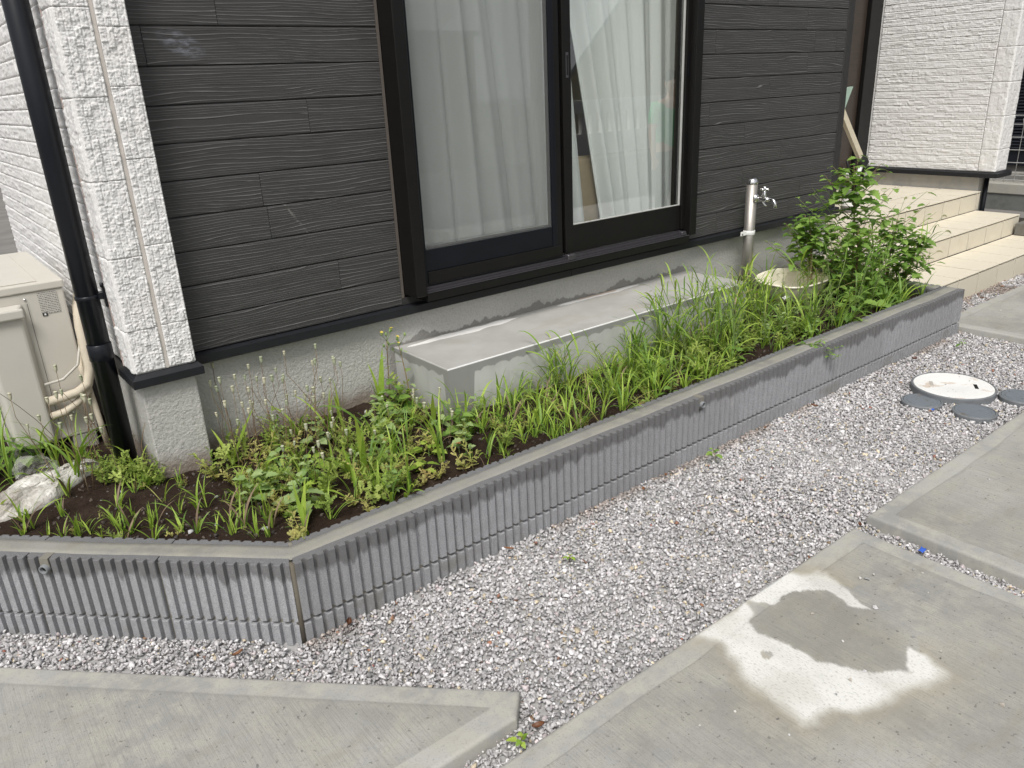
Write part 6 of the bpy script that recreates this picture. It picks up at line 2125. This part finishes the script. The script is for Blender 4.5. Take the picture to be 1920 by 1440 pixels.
box('wall', (7.3, -12, -.03), (9.1, -10.3, 2.36), plain('brown_panel', (.10, .085, .07), .6, .3), sh)
box('roof', (7.2, -12.1, 2.3605), (9.2, -10.2, 2.45), plain('shed_roof', (.08, .08, .08), .6, .3), sh)

# ------------------------------------------------------------------ a person standing by the lane, seen only in the glass
def person(loc, face):
    root = tag(empty('person', loc), 'person in a green shirt and dark trousers, mirrored in the right pane', 'person')
    root.rotation_euler = (0, 0, face)
    skin = plain('skin', (.55, .36, .27), .5, .4, var=.04)
    green = plain('green_cotton', (.035, .42, .17), .8, .2, var=.08); dark = plain('dark_trousers', (.03, .032, .04), .85, .2); hairm = plain('dark_hair', (.015, .012, .01), .6, .3); white = plain('eye_white', (.7, .7, .68), .3, .5)
    def skinned(name, verts, edges, radii, mat, sub=2, rootv=0):
        me = bpy.data.meshes.new(name)
        me.from_pydata(verts, edges, [])
        o = bpy.data.objects.new(name, me); COL.objects.link(o); o.parent = root
        sk = o.modifiers.new('skin', 'SKIN'); sk.use_smooth_shade = True
        for i, r in enumerate(radii):
            me.skin_vertices[0].data[i].radius = r if hasattr(r, '__len__') else (r, r)
            me.skin_vertices[0].data[i].use_root = (i == rootv)
        ss = o.modifiers.new('sub', 'SUBSURF'); ss.levels = sub; ss.render_levels = sub
        me.materials.append(mat)
        return o
    V = [(0, 0, .84), (0, 0, .98), (0, .005, 1.12), (0, .005, 1.25), (0, .0, 1.30), (0, .01, 1.34), (0, .02, 1.40), (0, .02, 1.47), (0, .015, 1.52)]
    r = [(.14, .10), (.13, .095), (.145, .10), (.12, .085), (.055, .055), (.048, .05), (.070, .085), (.074, .09), (.05, .06)]
    E_ = [(i, i + 1) for i in range(8)]
    for s in (-1, 1):
        b = len(V)
        V += [(s * .17, 0, 1.235), (s * .215, .01, 1.0), (s * .225, .06, .80), (s * .225, .075, .74)]
        r += [.050, .040, .030, .026]
        E_ += [(3, b), (b, b + 1), (b + 1, b + 2), (b + 2, b + 3)]
        for k, (dx, L, dy) in enumerate(((-.024, .062, .012), (-.008, .072, .012), (.008, .068, .010), (.022, .052, .008))):
            f = len(V)
            V += [(s * .225 + dx * .6, .085, .700), (s * .225 + dx, .092 + dy, .700 - L * .5), (s * .225 + dx, .088, .700 - L)]
            r += [.010, .008, .0065]; E_ += [(b + 3, f), (f, f + 1), (f + 1, f + 2)]
        f = len(V)
        V += [(s * .20, .10, .715), (s * .19, .118, .690)]; r += [.0095, .0075]; E_ += [(b + 3, f), (f, f + 1)]
        b = len(V)
        V += [(s * .085, 0, .78), (s * .09, .005, .42), (s * .09, -.01, .09), (s * .09, .04, .035), (s * .095, .13, .03)]
        r += [.085, .055, .038, .036, .032]
        E_ += [(0, b), (b, b + 1), (b + 1, b + 2), (b + 2, b + 3), (b + 3, b + 4)]
    skinned('body', V, E_, r, skin)
    V = [(0, 0, .80), (0, 0, .95), (0, .005, 1.10), (0, .005, 1.235), (0, .003, 1.285)]; r = [(.165, .125), (.158, .118), (.168, .122), (.15, .105), (.07, .068)]; E_ = [(i, i + 1) for i in range(4)]
    for s in (-1, 1):
        b = len(V); V += [(s * .175, 0, 1.225), (s * .21, .008, 1.05)]; r += [.068, .062]; E_ += [(3, b), (b, b + 1)]
    skinned('shirt', V, E_, r, green)
    V = [(0, 0, .86), (0, 0, .78)]; r = [(.15, .11), (.15, .11)]; E_ = [(0, 1)]
    for s in (-1, 1):
        b = len(V); V += [(s * .09, 0, .70), (s * .09, .005, .42), (s * .09, -.008, .07)]; r += [.095, .072, .062]; E_ += [(1, b), (b, b + 1), (b + 1, b + 2)]
    skinned('trousers', V, E_, r, dark)
    def ball(name, c, rad, mat):
        bm = bmesh.new(); bmesh.ops.create_uvsphere(bm, u_segments=18, v_segments=12, radius=1.0)
        for v in bm.verts: v.co = Vector((v.co.x * rad[0], v.co.y * rad[1], v.co.z * rad[2]))
        me = bpy.data.meshes.new(name); bm.to_mesh(me); bm.free()
        me.polygons.foreach_set('use_smooth', [True] * len(me.polygons)); me.materials.append(mat)
        o = bpy.data.objects.new(name, me); COL.objects.link(o); o.parent = root; o.location = c
    ball('hair', (0, -.002, 1.488), (.083, .098, .070), hairm)
    for s in (-1, 1):
        ball('eye', (s * .03, .098, 1.445), (.011, .009, .008), white); ball('ear', (s * .078, .012, 1.43), (.010, .020, .030), skin)
        ball('shoe', (s * .093, .055, .030), (.045, .115, .034), dark)
    ball('nose', (0, .112, 1.42), (.012, .018, .020), skin); ball('mouth', (0, .100, 1.385), (.024, .010, .006), plain('lips', (.40, .17, .14), .5, .3))
person((5.90, -2.70, -.03), R(20))

# small look-alike groups: tell the members apart by their order across the view
ORD = ['leftmost', 'second from left', 'third from left', 'fourth from left', 'fifth from left', 'sixth from left', 'seventh from left', 'eighth from left', 'ninth from left', 'tenth from left']
bylab = {}
for o in COL.objects:
    if o.parent is None and o.get('category'): bylab.setdefault(o['label'], []).append(o)
for lab, obs in bylab.items():
    if 2 <= len(obs) <= 10:
        key = lambda o: (Vector(o.location) - CAM).dot(rt) / (Vector(o.location) - CAM).dot(fw)
        for k, o in enumerate(sorted(obs, key=key)):
            w = ORD[k] if k < len(obs) - 1 else 'rightmost'
            o['label'] = ' '.join((lab + ', ' + w + (' of two' if len(obs) == 2 else '')).split())
